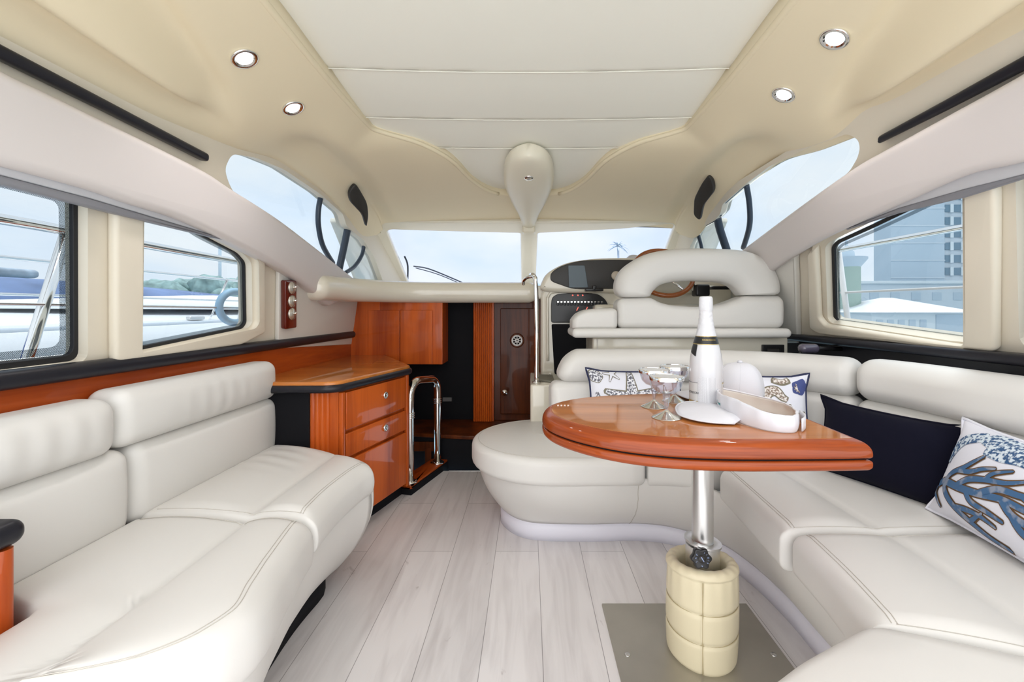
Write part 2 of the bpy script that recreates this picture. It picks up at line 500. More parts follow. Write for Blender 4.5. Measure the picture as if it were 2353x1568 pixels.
def ngon_prism(pl, z0, z1, r=.01, steps=4, rb=None, crown=0, rings=0):
    """plan outline (convex-ish, CCW) raised from z0 to z1 with rounded edges; crown swells the top"""
    if poly_area(pl) < 0: pl = pl[::-1]
    n = len(pl); pl = [Vector((p[0], p[1])) for p in pl]
    nor = []
    for i in range(n):
        a = (pl[i] - pl[i - 1]).normalized(); b = (pl[(i + 1) % n] - pl[i]).normalized(); e = a + b
        q = Vector((e.y, -e.x)).normalized(); nor.append(q / max(.6, q.dot(Vector((a.y, -a.x)))))
    cx = sum(p.x for p in pl) / n; cy = sum(p.y for p in pl) / n
    rb = r if rb is None else rb
    V = []; F = []; lv = []
    for s in range(steps + 1):
        a = pi / 2 * s / steps
        lv.append((rb * (1 - sin(a)), z0 + rb * (1 - cos(a))))
    for s in range(steps + 1):
        a = pi / 2 * s / steps
        lv.append((r * (1 - cos(a)), z1 - r * (1 - sin(a))))
    for off, z in lv:
        for i in range(n):
            p = pl[i] - nor[i] * off; V.append(Vector((p.x, p.y, z)))
    if rings:
        top = [V[-n + i].copy() for i in range(n)]
        for q in range(1, rings + 1):
            t = q / (rings + 1)
            for i in range(n):
                p = top[i].lerp(Vector((cx, cy, z1)), t); p.z = z1 + crown * (1 - (1 - t) ** 2.2)
                V.append(p)
    nl = len(V) // n
    for s in range(nl - 1):
        for i in range(n):
            F.append((s * n + i, s * n + (i + 1) % n, (s + 1) * n + (i + 1) % n, (s + 1) * n + i))
    V.append(Vector((cx, cy, V[-1].z + (crown * .02))))
    c = len(V) - 1
    for i in range(n): F.append(((nl - 1) * n + i, (nl - 1) * n + (i + 1) % n, c))
    F.append(tuple(range(n - 1, -1, -1)))
    return V, F
def rounded(pts, r, n=5):
    """round the corners of a 2D polygon"""
    out = []; L = len(pts); pts = [Vector((p[0], p[1])) for p in pts]
    for i in range(L):
        p = pts[i]; a = pts[i - 1]; b = pts[(i + 1) % L]
        rr = r[i] if isinstance(r, (list, tuple)) else r
        if rr < .0015:
            out.append(p); continue
        d1 = (a - p); d2 = (b - p)
        q = min(rr, d1.length * .45, d2.length * .45)
        s = p + d1.normalized() * q; e = p + d2.normalized() * q
        for k in range(n + 1):
            t = k / n; out.append(s * (1 - t) ** 2 + p * 2 * t * (1 - t) + e * t * t)
    return out
def text_mesh(body, size, ext=.0004, font=None, bold=0):
    cu = bpy.data.curves.new('t', 'FONT'); cu.body = body; cu.size = size; cu.extrude = ext; cu.align_x = 'CENTER'; cu.align_y = 'CENTER'; cu.offset = bold
    o = bpy.data.objects.new('t', cu); COL.objects.link(o)
    dg = bpy.context.evaluated_depsgraph_get(); me = bpy.data.meshes.new_from_object(o.evaluated_get(dg))
    V = [v.co.copy() for v in me.vertices]; F = [tuple(p.vertices) for p in me.polygons]
    COL.objects.unlink(o); bpy.data.objects.remove(o); bpy.data.curves.remove(cu); bpy.data.meshes.remove(me)
    return V, F
def xf(vf, Mx):
    return [Mx @ Vector(v) for v in vf[0]], vf[1]
def path_len(pts):
    s = [0]
    for i in range(1, len(pts)): s.append(s[-1] + (pts[i] - pts[i - 1]).length)
    return s
class Path:
    """plan path; at(s) gives point and left normal for s in 0..1"""
    def __init__(s, pts, n=10):
        s.p = cr([(p[0], p[1], 0) for p in pts], n); s.s = path_len(s.p); s.L = s.s[-1]
    def at(s, t):
        x = max(0, min(1, t)) * s.L; ex = t * s.L - x
        lo = 0
        for i in range(len(s.s) - 1):
            if s.s[i + 1] >= x or i == len(s.s) - 2:
                lo = i; break
        h = s.s[lo + 1] - s.s[lo]; k = (x - s.s[lo]) / h if h else 0
        p = s.p[lo].lerp(s.p[lo + 1], k)
        a = s.p[min(len(s.p) - 1, lo + 2)] - s.p[max(0, lo - 1)]
        tg = a.normalized()
        return p + tg * ex, Vector((-tg.y, tg.x, 0))

# ================================================================== STRUCTURE
# ---- floor
fl = link('floor', *box(-1.25, 1.45, .2, 2.72, -.04, 0, .001, 1), M['floor'], smooth=False); struct(fl, 'whitewashed plank floor of the saloon', 'floor')

class Side:
    """one side of the cabin: a wall that leans in with height"""
    def __init__(s, sgn, xe, k):
        s.g = sgn; s.xe = xe; s.k = k; s.n = sqrt(1 + k * k)
    def x0(s, off): return s.xe - s.g * off * s.n
    def uv(s, px, py, off=0):
        a, b = RA(px, py); d = s.x0(off) / (a - s.k * b)
        return Vector((d, b * d * s.n))
    def pt(s, px, py, off=0):
        u = s.uv(px, py, off); return s.p3(u.x, u.y, off)
    def p3(s, d, v, off=0):
        h = v / s.n; return Vector((s.x0(off) + s.k * h, d, EYE + h))
    def slab(s, outer, holes, o0, o1, bev=0, res=3):
        o = o0 if s.g < 0 else o1
        return slab(outer, holes, (s.x0(o), 0, EYE), (0, 1, 0), (s.k / s.n, 0, 1 / s.n), o1 - o0, bev, res)
    def trace(s, pts, off=0, r=None, n=5):
        q = [s.uv(p[0], p[1], off) for p in pts]
        return rounded(q, r, n) if r else q
LS = Side(-1, -1.178, .145)
RS = Side(1, 1.358, -.478)
def inset(pl, t):
    pl = [Vector((p[0], p[1])) for p in pl]
    if poly_area(pl) < 0: pl = pl[::-1]
    n = len(pl); out = []
    for i in range(n):
        a = (pl[i] - pl[i - 1]); b = (pl[(i + 1) % n] - pl[i])
        a = a.normalized() if a.length > 1e-9 else b.normalized(); b = b.normalized() if b.length > 1e-9 else a
        m = (a + b).normalized(); nn = Vector((-m.y, m.x)); c = max(.5, nn.dot(Vector((-a.y, a.x))))
        out.append(pl[i] + nn * t / c)
    return out
def sm(pts, n=6):
    return [Vector((p.x, p.y)) for p in cr([(p[0], p[1], 0) for p in pts], n, True)]

class Hole:
    def __init__(s, S, pts, r): s.raw = [S.uv(p[0], p[1]) for p in pts]; s.r = r
    def at(s, t):
        rr = s.r if not isinstance(s.r, list) else s.r
        pl = s.raw; rs = rr
        if poly_area(pl) < 0:
            pl = pl[::-1]; rs = rr[::-1] if isinstance(rr, list) else rr
        return rounded(inset(pl, t) if t else pl, rs, 5)
# openings (outlines taken on the wall plane)
L_A = Hole(LS, [(203, 440), (203, 824), (-800, 945), (-800, 150)], [.02, .03, .05, .05])
L_B = Hole(LS, [(305, 440), (305, 809), (572, 753), (581, 740), (579, 600), (560, 578), (480, 535), (400, 480)], .02)
L_C = Hole(LS, [(533, 348), (587, 357), (653, 385), (735, 441), (789, 489), (797, 517), (837, 551), (861, 590), (884, 655), (860, 690), (780, 690), (700, 600), (600, 500), (545, 450), (526, 415), (517, 383)], .03)
R_A = Hole(RS, [(2333, 395), (2342, 800), (3200, 985), (3200, 165)], [.03, .05, .05, .05])
R_B = Hole(RS, [(2221, 400), (2221, 789), (1911, 743), (1902, 733), (1896, 568), (1906, 556), (1987, 518), (2063, 480)], .02)
R_C = Hole(RS, [(1948, 307), (1972, 322), (1976, 340), (1971, 362), (1953, 393), (1839, 490), (1721, 600), (1600, 640), (1570, 640), (1586, 566), (1604, 528), (1640, 508), (1655, 492), (1660, 470), (1716, 421), (1767, 383), (1859, 339)], .02)

def frit_mat():
    m = bpy.data.materials.new('window_dot_border'); m.use_nodes = True
    t = m.node_tree; t.nodes.clear()
    o = N(t, 'ShaderNodeOutputMaterial'); tr = N(t, 'ShaderNodeBsdfTransparent'); df = N(t, 'ShaderNodeBsdfDiffuse'); ms = N(t, 'ShaderNodeMixShader')
    tr.inputs[0].default_value = (.9, .92, .93, 1); df.inputs[0].default_value = (.01, .012, .014, 1)
    c = N(t, 'ShaderNodeTexCoord'); k = N(t, 'ShaderNodeMapping'); k.inputs['Scale'].default_value = (1, 380, 380); k.inputs['Rotation'].default_value = (radians(45), 0, 0)
    vo = N(t, 'ShaderNodeTexVoronoi'); vo.inputs['Randomness'].default_value = 0; vo.inputs['Scale'].default_value = 1; vo.voronoi_dimensions = '3D'
    sx = N(t, 'ShaderNodeSeparateXYZ'); cb = N(t, 'ShaderNodeCombineXYZ')
    t.links.new(c.outputs['Object'], k.inputs[0]); t.links.new(k.outputs[0], sx.inputs[0]); t.links.new(sx.outputs[1], cb.inputs[1]); t.links.new(sx.outputs[2], cb.inputs[2])
    t.links.new(cb.outputs[0], vo.inputs['Vector'])
    ma = N(t, 'ShaderNodeMath', operation='LESS_THAN'); ma.inputs[1].default_value = .30
    t.links.new(vo.outputs['Distance'], ma.inputs[0]); t.links.new(ma.outputs[0], ms.inputs[0])
    t.links.new(tr.outputs[0], ms.inputs[1]); t.links.new(df.outputs[0], ms.inputs[2]); t.links.new(ms.outputs[0], o.inputs[0])
    return m
M['frit'] = frit_mat()

def side_wall(S, name, A, B, C_, edge, label):
    d = [(-0.0, -.17), (3.2, -.17)] + edge + [(2.9, .72), (-0.0, .72)]
    outer = [(p[0], p[1]) for p in d]
    vf = S.slab(outer, [A.at(0), B.at(0), C_.at(0)], -.06, 0)
    w = link(name, *vf, M['wall'], smooth=False); struct(w, label, 'wall')
    return w
eL = [tuple(LS.uv(*p)) for p in [(960, 700), (938, 645), (915, 585), (892, 523), (890, 505)]]
eR = [tuple(RS.uv(*p)) for p in [(1500, 700), (1495, 645), (1520, 590), (1545, 525), (1548, 505)]]
side_wall(LS, 'wall_left', L_A, L_B, L_C, eL, 'cream cabin side wall on the left with three windows')
side_wall(RS, 'wall_right', R_A, R_B, R_C, eR, 'cream cabin side wall on the right with three windows')

def window(S, name, hole, label, frit=False, seal=.012):
    g = MB(); g.add(S.slab(hole.at(-.012), [], -.042, -.038))
    w = g.link(name, M['glass'], smooth=False)
    struct(w, label, 'window')
    if seal:
        s = link('window_seal', *S.slab(hole.at(-.004), [hole.at(seal)], -.038, -.026, .002), M['rubber'], w, smooth=False)
    if frit:
        s = link('dotted_border', *S.slab(hole.at(seal), [hole.at(seal + (.024 if seal > .011 else .011))], -.0375, -.0365), M['frit'], w, smooth=False)
    return w
window(LS, 'window_1', L_A, 'large side window on the left nearest the camera', True)
window(LS, 'window_2', L_B, 'side window on the left behind the cream pillar', True, .008)
w3 = window(LS, 'window_3', L_C, 'arched upper side window on the left', False, 0)
window(RS, 'window_4', R_A, 'side window at the right edge of the picture', True, .016)
window(RS, 'window_5', R_B, 'side window on the right showing the buildings', True, .010)
w6 = window(RS, 'window_6', R_C, 'arched upper side window on the right', False, 0)
# opening-pane frames of the arched windows
def bar(S, pts, w, o0, o1, m, parent, name='window_bar'):
    q = [S.p3(u.x, u.y, (o0 + o1) / 2) for u in [S.uv(p[0], p[1], (o0 + o1) / 2) for p in pts]]
    return link(name, *tube(cr(q, 6), w, 8), m, parent)
M['framedk'] = mat('dark_blue_window_frame', (.03, .045, .07), .3)
bar(LS, [(739, 445), (732, 480), (732, 520), (742, 565), (765, 605)], .014, -.04, -.02, M['framedk'], w3)
bar(LS, [(800, 520), (792, 560), (778, 625)], .022, -.04, -.02, M['framedk'], w3)
bar(LS, [(737, 441), (765, 470), (789, 492), (795, 515), (812, 530), (838, 556)], .010, -.03, -.012, M['framedk'], w3)
bar(LS, [(837, 556), (832, 585), (815, 612), (792, 628)], .013, -.04, -.02, M['framedk'], w3)
bar(LS, [(838, 556), (862, 592), (884, 650)], .006, -.03, -.012, M['framedk'], w3)
bar(RS, [(1715, 425), (1722, 470), (1722, 520), (1708, 570)], .014, -.04, -.02, M['framedk'], w6)
bar(RS, [(1712, 424), (1680, 452), (1660, 472), (1655, 495)], .010, -.03, -.012, M['framedk'], w6)
bar(RS, [(1648, 500), (1655, 530), (1670, 575)], .024, -.04, -.02, M['framedk'], w6)
bar(RS, [(1640, 508), (1606, 530), (1588, 566)], .007, -.03, -.012, M['framedk'], w6)
bar(RS, [(1604, 540), (1610, 560), (1614, 580)], .012, -.04, -.02, M['framedk'], w6)

# window surrounds that stand proud of the wall
holeB = L_B.at(-.012)
s = link('trim_1', *LS.slab(LS.trace([(268, 452), (330, 440), (500, 500), (612, 588), (612, 764), (560, 790), (268, 832)], .03, .02), [holeB], 0, .03, .012), M['wall'], auto=40)
struct(s, 'raised cream surround of the left window behind the pillar', 'trim')
holeB = R_B.at(-.014)
s = link('trim_2', *RS.slab(RS.trace([(2285, 430), (2285, 812), (1880, 770), (1858, 755), (1852, 585), (1900, 535), (2050, 460), (2200, 415)], .03, .02), [holeB], 0, .03, .012), M['wall'], auto=40)
struct(s, 'raised cream surround of the right window', 'trim')
s = link('trim_3', *LS.slab(LS.trace([(642, 608), (705, 645), (830, 690), (830, 790), (640, 800)], .02, .01), [], 0, .02, .006), M['wallgrey'], auto=40)
struct(s, 'pale grey side panel beside the dash ledge', 'trim')
s = link('trim_4', *RS.slab(RS.trace([(1700, 640), (1825, 590), (1832, 790), (1700, 790)], .03, .01), [], 0, .03, .008), M['wallgrey'], auto=40)
struct(s, 'pale side panel beside the helm seat', 'trim')

s = link('floor_bounce_deck', *box(-1.6, 1.6, -3.6, .195, -.05, -.01, .002), M['gelw'], smooth=False); struct(s, 'unseen white deck added aft to bounce light into the saloon', 'floor')  # out of view, added to bounce sunlight up onto the ceiling
# ---- sweeping beams
def beam(S, name, top, bot, label):
    out = [S.uv(p[0], p[1], .07) for p in top + bot[::-1]]
    b = link(name, *S.slab(out, [], -.005, .07, .022, 4), M['beam'], auto=50)
    struct(b, label, 'beam')
    return b
Lt = [(-700, -250), (-300, -32), (0, 142), (130, 208), (255, 272), (370, 330), (480, 388), (536, 426), (638, 493), (714, 552), (800, 622), (850, 665)]
Lb = [(-700, 170), (-300, 287), (0, 367), (204, 424), (306, 460), (400, 490), (459, 515), (530, 549), (638, 606), (709, 655), (760, 700)]
beam(LS, 'trim_5', [tuple(p) for p in [(q.x, q.y) for q in cr([(a, b, 0) for a, b in Lt], 5)]], [(q.x, q.y) for q in cr([(a, b, 0) for a, b in Lb], 5)], 'pale sweeping beam on the left side')
Rt = [(3200, -350), (2700, -40), (2353, 168), (2165, 273), (2022, 352), (1953, 392), (1839, 473), (1721, 562), (1640, 625)]
Rb = [(3200, 130), (2700, 283), (2353, 377), (2216, 408), (2063, 474), (1946, 526), (1869, 563), (1788, 613), (1740, 650)]
beam(RS, 'trim_6', [(q.x, q.y) for q in cr([(a, b, 0) for a, b in Rt], 5)], [(q.x, q.y) for q in cr([(a, b, 0) for a, b in Rb], 5)], 'pale sweeping beam on the right side')

# ---- roller blinds tucked under the beams (top level things)
def blind(S, name, label, up, mid, low, group=None):
    c = [S.uv(p[0], p[1], .045) for p in up + low[::-1]]
    b0 = S.p3(sum(p.x for p in c) / len(c), min(p.y for p in c), .03)
    t = thing(name, label, 'blind', b0, group)
    f = [S.uv(p[0], p[1], .045) for p in up + mid[::-1]]
    link('cassette', *S.slab(f, [], .004, .045, .004), M['grey'], t, auto=40)
    f = [S.uv(p[0], p[1], .05) for p in mid + low[::-1]]
    link('bottom_rail', *S.slab(f, [], .01, .05, .006), M['greyd'], t, auto=40)
blind(LS, 'roller_blind', 'grey rolled-up blind above the windows on the left', [(-700, 140), (0, 355), (306, 450), (540, 546)], [(-700, 215), (0, 396), (204, 450), (306, 481), (540, 552)], [(-700, 245), (0, 417), (204, 470), (306, 497), (535, 553)])
blind(RS, 'roller_blind', 'grey rolled-up blind above the windows on the right', [(3200, 90), (2700, 262), (2353, 355), (2216, 392), (2063, 460), (1942, 524)], [(3200, 175), (2353, 402), (2216, 436), (2063, 480), (1942, 527)], [(3200, 200), (2353, 413), (2216, 456), (2063, 492), (1945, 530)])

# ---- black grab strips on the beams
def strip(S, label, up, low):
    o = [S.uv(p[0], p[1], .03) for p in up + low[::-1]]
    o = rounded(o, .012, 5)
    s = link('grab_strip', *S.slab(o, [], -.002, .03, .010, 4), M['blk'], auto=50)
    tag(s, label, 'grab rail')
strip(LS, 'long black grab strip along the left side under the headliner', [(-300, -75), (0, 92), (250, 226), (485, 352)], [(-300, -40), (0, 127), (250, 252), (483, 371)])
strip(RS, 'long black grab strip along the right side under the headliner', [(2700, -62), (2353, 127), (2160, 236), (2012, 317)], [(2700, -20), (2353, 163), (2160, 262), (2014, 334)])

# ---- lower side walls: wood on the left, black on the right, with padded black caps
s = link('wall_left_lower', *box(-1.24, -1.192, .3, 2.95, 0, .84, .002), M['cherryh'], smooth=False); struct(s, 'varnished wood lining behind the left settee', 'wall')
s = link('wall_right_lower', *box(1.415, 1.46, .2, 2.9, 0, .86, .002), M['blk'], smooth=False); struct(s, 'black lining behind the right settee', 'wall')
s = link('trim_7', *rbox((.055, 2.66, .045), .02, (1, 8, 1), 4, at=(-1.19, 1.63, .843)), M['blk']); struct(s, 'padded black cap rail on the left', 'trim')
s = link('trim_8', *rbox((.075, 2.7, .035), .015, (1, 8, 1), 4, at=(1.40, 1.6, .862)), M['blk']); struct(s, 'padded black cap rail on the right', 'trim')

# ---- ceiling: sculpted headliner with an opening for the raised centre panel
DT = [.3, .9, 1.2, 1.6, 1.9, 2.05, 2.2, 2.45, 2.62, 2.68, 2.9, 3.14]
XO = [.67, .67, .68, .69, .685, .50, .385, .30, .19, .0, .0, .0]
HO = [.80, .80, .80, .80, .80, .785, .76, .725, .705, .70, .66, .615]
D2 = [.3, 1.2, 1.6, 1.9, 2.25, 2.6, 2.9, 3.14]
X2 = [.84, .84, .84, .82, .82, .84, .88, .95]
H2 = [.735, .735, .725, .725, .71, .67, .63, .60]
X3 = [.98, .98, .975, .945, .955, .98, 1.01, 1.05]
H3 = [.64, .64, .655, .695, .665, .61, .585, .575]
XW = [1.10, 1.10, 1.10, 1.10, 1.10, 1.105, 1.115, 1.11]
HW = [.565, .565, .60, .645, .63, .57, .49, .54]
FOLDS = [(1.04, .75, 1.045, 1.53, .032, .046), (.86, .75, 1.02, 1.50, .045, .045), (.955, .6, 1.04, 1.50, .035, -.024)]
def ceil_row(d):
    a = [(interp(DT, XO, d), interp(DT, HO, d)), (interp(D2, X2, d), interp(D2, H2, d)), (interp(D2, X3, d), interp(D2, H3, d)), (interp(D2, XW, d), interp(D2, HW, d))]
    return a
def folds(x, d):
    r = 0
    for x0, d0, x1, d1, w, A in FOLDS:
        t = (d - d0) / (d1 - d0)
        xl = x0 + (x1 - x0) * t ** 1.5 if t > 0 else x0
        f = sst(t / .15) * (1 - sst((t - .75) / .3)) if 0 < t < 1.1 else 0
        r += A * f * exp(-((x - xl) / w) ** 2)
    g = sst((d - 1.62) / .3) * (1 - sst((d - 2.75) / .3))
    xr = .80 + .10 * sst((d - 2.2) / .8)
    r += g * (.034 * exp(-((x - xr - .135) / .06) ** 2) - .014 * exp(-((x - xr) / .045) ** 2))
    return r
NR, NC = 150, 46
DR = [.3 + (3.14 - .3) * i / NR for i in range(NR + 1)]
cm = MB()
edge_pts = {}
for g in (-1, 1):
    V = []; F = []
    for d in DR:
        a = ceil_row(d)
        sp_ = cr([(p[0], p[1], 0) for p in a], 14)
        lip = 1 if a[0][0] > .12 else a[0][0] / .12
        pts = [(a[0][0], a[0][1] + .055 * lip), (a[0][0] + .001, a[0][1] + .012 * lip), (a[0][0] + .004, a[0][1] + .004 * lip)]
        pts += [(p.x + (.012 if i == 0 and lip == 1 else 0), p.y) for i, p in enumerate(sp_)]
        for x, h in pts:
            V.append(Vector((g * x, d, EYE + h + folds(x, d))))
    n = len(pts)
    for i in range(NR):
        for j in range(n - 1):
            q = (i * n + j, i * n + j + 1, (i + 1) * n + j + 1, (i + 1) * n + j)
            F.append(q if g > 0 else q[::-1])
    cm.add(thick((V, F), .03))
c = cm.link('ceiling', M['headliner']); struct(c, 'tan sculpted headliner around the raised centre', 'ceiling')
# rolled edge of the opening
rim = []
for d in DR:
    a = ceil_row(d)
    if d < 2.64: rim.append(Vector((a[0][0] + .010, d, EYE + a[0][1] + .004)))
for g in (-1, 1):
    s = link('rolled_edge', *tube([(g * p.x, p.y, p.z) for p in rim], .011, 8), M['headliner'], c)
# raised centre panel, in stepped sections
def panel_h(x, d):
    h = interp([.3, 1.2, 1.6, 1.9, 2.15, 2.45, 2.7], [.865, .865, .852, .832, .80, .755, .735], d)
    for d0 in (1.50, 1.84, 2.09):
        dd = d - (d0 + .06 * (1 - (x / .7) ** 2))
        if dd > 0: h += .012 * exp(-dd / .10)
    return h - .02 * (x / .7) ** 2
def pf(u, v):
    x = -.74 + 1.48 * u; d = .3 + 2.45 * v
    return (x, d, EYE + panel_h(x, d))
s = link('ceiling_centre', *thick(grid(pf, 24, 170), .02), M['panel']); struct(s, 'raised pale centre panel of the ceiling', 'ceiling')
for d0, w in ((1.50, .74), (1.84, .72), (2.09, .5)):
    q = []
    for i in range(41):
        x = -w + 2 * w * i / 40; d = d0 + .06 * (1 - (x / .7) ** 2)
        q.append((x, d - .004, EYE + panel_h(x, d - .004) - .001))
    link('seam', *tube(q, .002, 6), M['panel'], s)

# ---- windscreen frame and glass
WK = .378; WN = sqrt(1 + WK * WK)
def WS(px, py, off=0):
    a, b = RA(px, py); t = (.62 + WK * 3.1 - off * WN) / (b + WK)
    return Vector((a * t, (3.1 - t) * WN / 1.0))
def ws_slab(outer, holes, o0, o1, bev=0):
    # offsets measured down into the cabin along the plane normal
    Nn = Vector((0, -WK, -1)).normalized()
    return slab(outer, holes, Vector((0, 3.1, EYE + .62)) + Nn * o0, (1, 0, 0), Vector((0, -1, WK)).normalized(), o1 - o0, bev)
def wtr(pts, r=0, off=0):
    # v coordinate along the slope
    q = []
    for p in pts:
        a, b = RA(p[0], p[1]); t = (.62 + WK * 3.1) / (b + WK)
        q.append(Vector((a * t, (3.1 - t) * WN)))
    return rounded(q, r, 6) if r else q
WL = wtr([(889, 517), (1000, 521), (1196, 526), (1198, 668), (950, 668), (920, 595)], [.06, .03, .02, .02, .02, .05])
WR = wtr([(1550, 503), (1430, 516), (1236, 526), (1230, 668), (1470, 668), (1515, 600)], [.06, .03, .02, .02, .02, .05])
s = link('window_7', *ws_slab(wtr([(760, 500), (1670, 500), (1600, 675), (830, 675)]), [WL, WR], 0, .04, .012), M['gel'], auto=40)
struct(s, 'cream windscreen frame with centre mullion', 'window')
link('pane', *ws_slab(inset(WL, -.01), [], .004, .008), M['wind'], s, smooth=False)
link('pane', *ws_slab(inset(WR, -.01), [], .004, .008), M['wind'], s, smooth=False)
# wiper outside the left pane
wp = thing('windscreen_wiper', 'dark wiper arm lying across the foot of the left windscreen', 'wiper', (-.9, 4.0, 1.2))
def wpt(px, py, off=-.05):
    a, b = RA(px, py); t = (.62 + WK * 3.1 + .05) / (b + WK); return Vector((a * t, t, EYE + b * t))
link('wiper_arm', *tube(cr([wpt(1085, 660), (wpt(1040, 640)), wpt(985, 618), wpt(950, 612)], 4), .006, 6), M['framedk'], wp)
link('wiper_blade', *tube(cr([wpt(930, 590), wpt(937, 612), wpt(936, 655)], 4), .008, 6), M['framedk'], wp)
link('wiper_rod', *tube(cr([wpt(1075, 660), wpt(1010, 632), wpt(955, 616)], 4), .004, 6), M['framedk'], wp)

# ---- dash shelf behind the ledge
s = link('trim_9', *ngon_prism([(-1.25, 2.9), (1.3, 2.9), (1.3, 4.45), (-1.25, 4.45)], 1.08, 1.17, .01), M['gel'], auto=40); struct(s, 'cream dash shelf under the windscreen', 'trim')
# ---- rounded dash ledge on the left
lp = Path([(-1.14, 2.24), (-1.075, 2.55), (-.93, 2.80), (-.72, 2.935), (-.4, 2.96), (.06, 2.96)], 10)
LL = lp.L
def fl_(x, y, z):
    p, n = lp.at((x + LL / 2) / LL)
    return (p.x + n.x * y, p.y + n.y * y, 1.125 + z)
s = link('trim_10', *rbox((LL, .17, .14), .066, (44, 1, 1), 6, fl_), M['gel']); struct(s, 'glossy cream rounded dash ledge', 'trim')

# ---- forward bulkhead, companionway, plinth
s = link('wall_front', *box(-1.25, .14, 3.18, 3.22, -.3, 1.10, .002), M['blkm'], smooth=False); struct(s, 'black forward bulkhead beside the companionway', 'wall')
s = link('wall_front_return', *box(-1.22, -1.0, 2.92, 3.18, .0, 1.08, .002), M['cherry'], smooth=False); struct(s, 'dark wood corner panel below the ledge', 'wall')
s = link('trim_11', *ngon_prism([(-1.1, 2.90), (-.62, 2.80), (-.40, 2.76), (-.20, 2.75), (-.0, 2.86), (.12, 3.17), (-1.1, 3.17)], -.02, .185, .004), M['blkm'], auto=40); struct(s, 'black plinth at the end of the floor', 'trim')
s = link('trim_13', *ngon_prism([(-1.1, 2.885), (-.62, 2.785), (-.40, 2.745), (-.20, 2.735), (.02, 2.85), (.12, 3.17), (-1.1, 3.17)], .186, .212, .008), M['darkwood'], auto=40); struct(s, 'wooden step tread on the black plinth', 'trim')
s = link('trim_14', *box(-.5, -.1, 2.715, 2.725, -.04, .003, .001), M['steel'], smooth=False); struct(s, 'thin metal threshold strip', 'trim')
# fluted door post
fm = MB()
fm.add(box(-.395, -.262, 3.10, 3.18, .21, 1.09, .003))
for i in range(9):
    x = -.388 + i * .0145
    fm.add(tube([(x, 3.098, .215), (x, 3.098, 1.085)], .0068, 8))
s = fm.link('trim_15', M['cherry'], auto=40); struct(s, 'fluted wooden post beside the cabin door', 'trim')
dr = link('door_1', *box(-.255, .125, 3.13, 3.165, .212, 1.09, .004), M['darkwood'], smooth=False); struct(dr, 'dark varnished door to the forward cabin', 'door')
link('door_panel', *slab(rounded([(-.205, .26), (.12, .26), (.12, 1.02), (-.205, 1.02)], .012), [], (0, 3.13, 0), (1, 0, 0), (0, 0, 1), .012, .005), M['darkwood'], dr, auto=40)
link('door_frame_edge', *box(-.262, -.248, 3.10, 3.165, .212, 1.09, .004), M['cherry'], dr, smooth=False)
kx = P(1160, 900, 3.1)
link('door_knob', *lathe([(0, 0), (.012, 0), (.010, .012), (.020, .025), (.024, .036), (.018, .046), (0, .050)], 20, kx, Matrix.Rotation(radians(90), 3, 'X')), M['chrome'], dr)
va = P(1188, 783, 3.1)
vm = MB()
A90 = Matrix.Rotation(radians(90), 3, 'X')
def ring2(R, r, at, m=28):
    return tube([Vector(at) + Vector((R * cos(2 * pi * k / m), 0, R * sin(2 * pi * k / m))) for k in range(m)], r, 8, True)
vm.add(ring2(.034, .006, va)); vm.add(ring2(.010, .006, va))
for k in range(8):
    a = 2 * pi * k / 8; e = Vector((cos(a), 0, sin(a)))
    vm.add(tube([va + e * .010, va + e * .034], .0035, 6))
v_ = vm.link('vent', M['gelw'], dr)
link('vent_rim', *ring2(.044, .008, va + Vector((.0, .01, 0))), M['darkwood'], v_)
link('vent_back', *lathe([(0, 0), (.034, 0), (.034, .003), (0, .003)], 24, va + Vector((0, .012, 0)), A90), M['blkm'], v_)
# small wooden legs in the dark recess below the tread
wf = MB(); wf.add(box(-.86, -.60, 2.79, 2.80, .10, .16, .002)); wf.add(box(-.665, -.625, 2.785, 2.795, -.01, .12, .002))
s = wf.link('trim_16', M['darkwood'], smooth=False); struct(s, 'dark wooden frame in the recess behind the handrail', 'trim')
sk = link('socket', *box(P(1017, 918, 3.17).x, P(1038, 918, 3.17).x, 3.168, 3.182, .34, .37, .003), mat('dull_grey', (.12, .12, .12), .4), smooth=False)
tag(sk, 'small grey socket plate on the black bulkhead', 'socket')

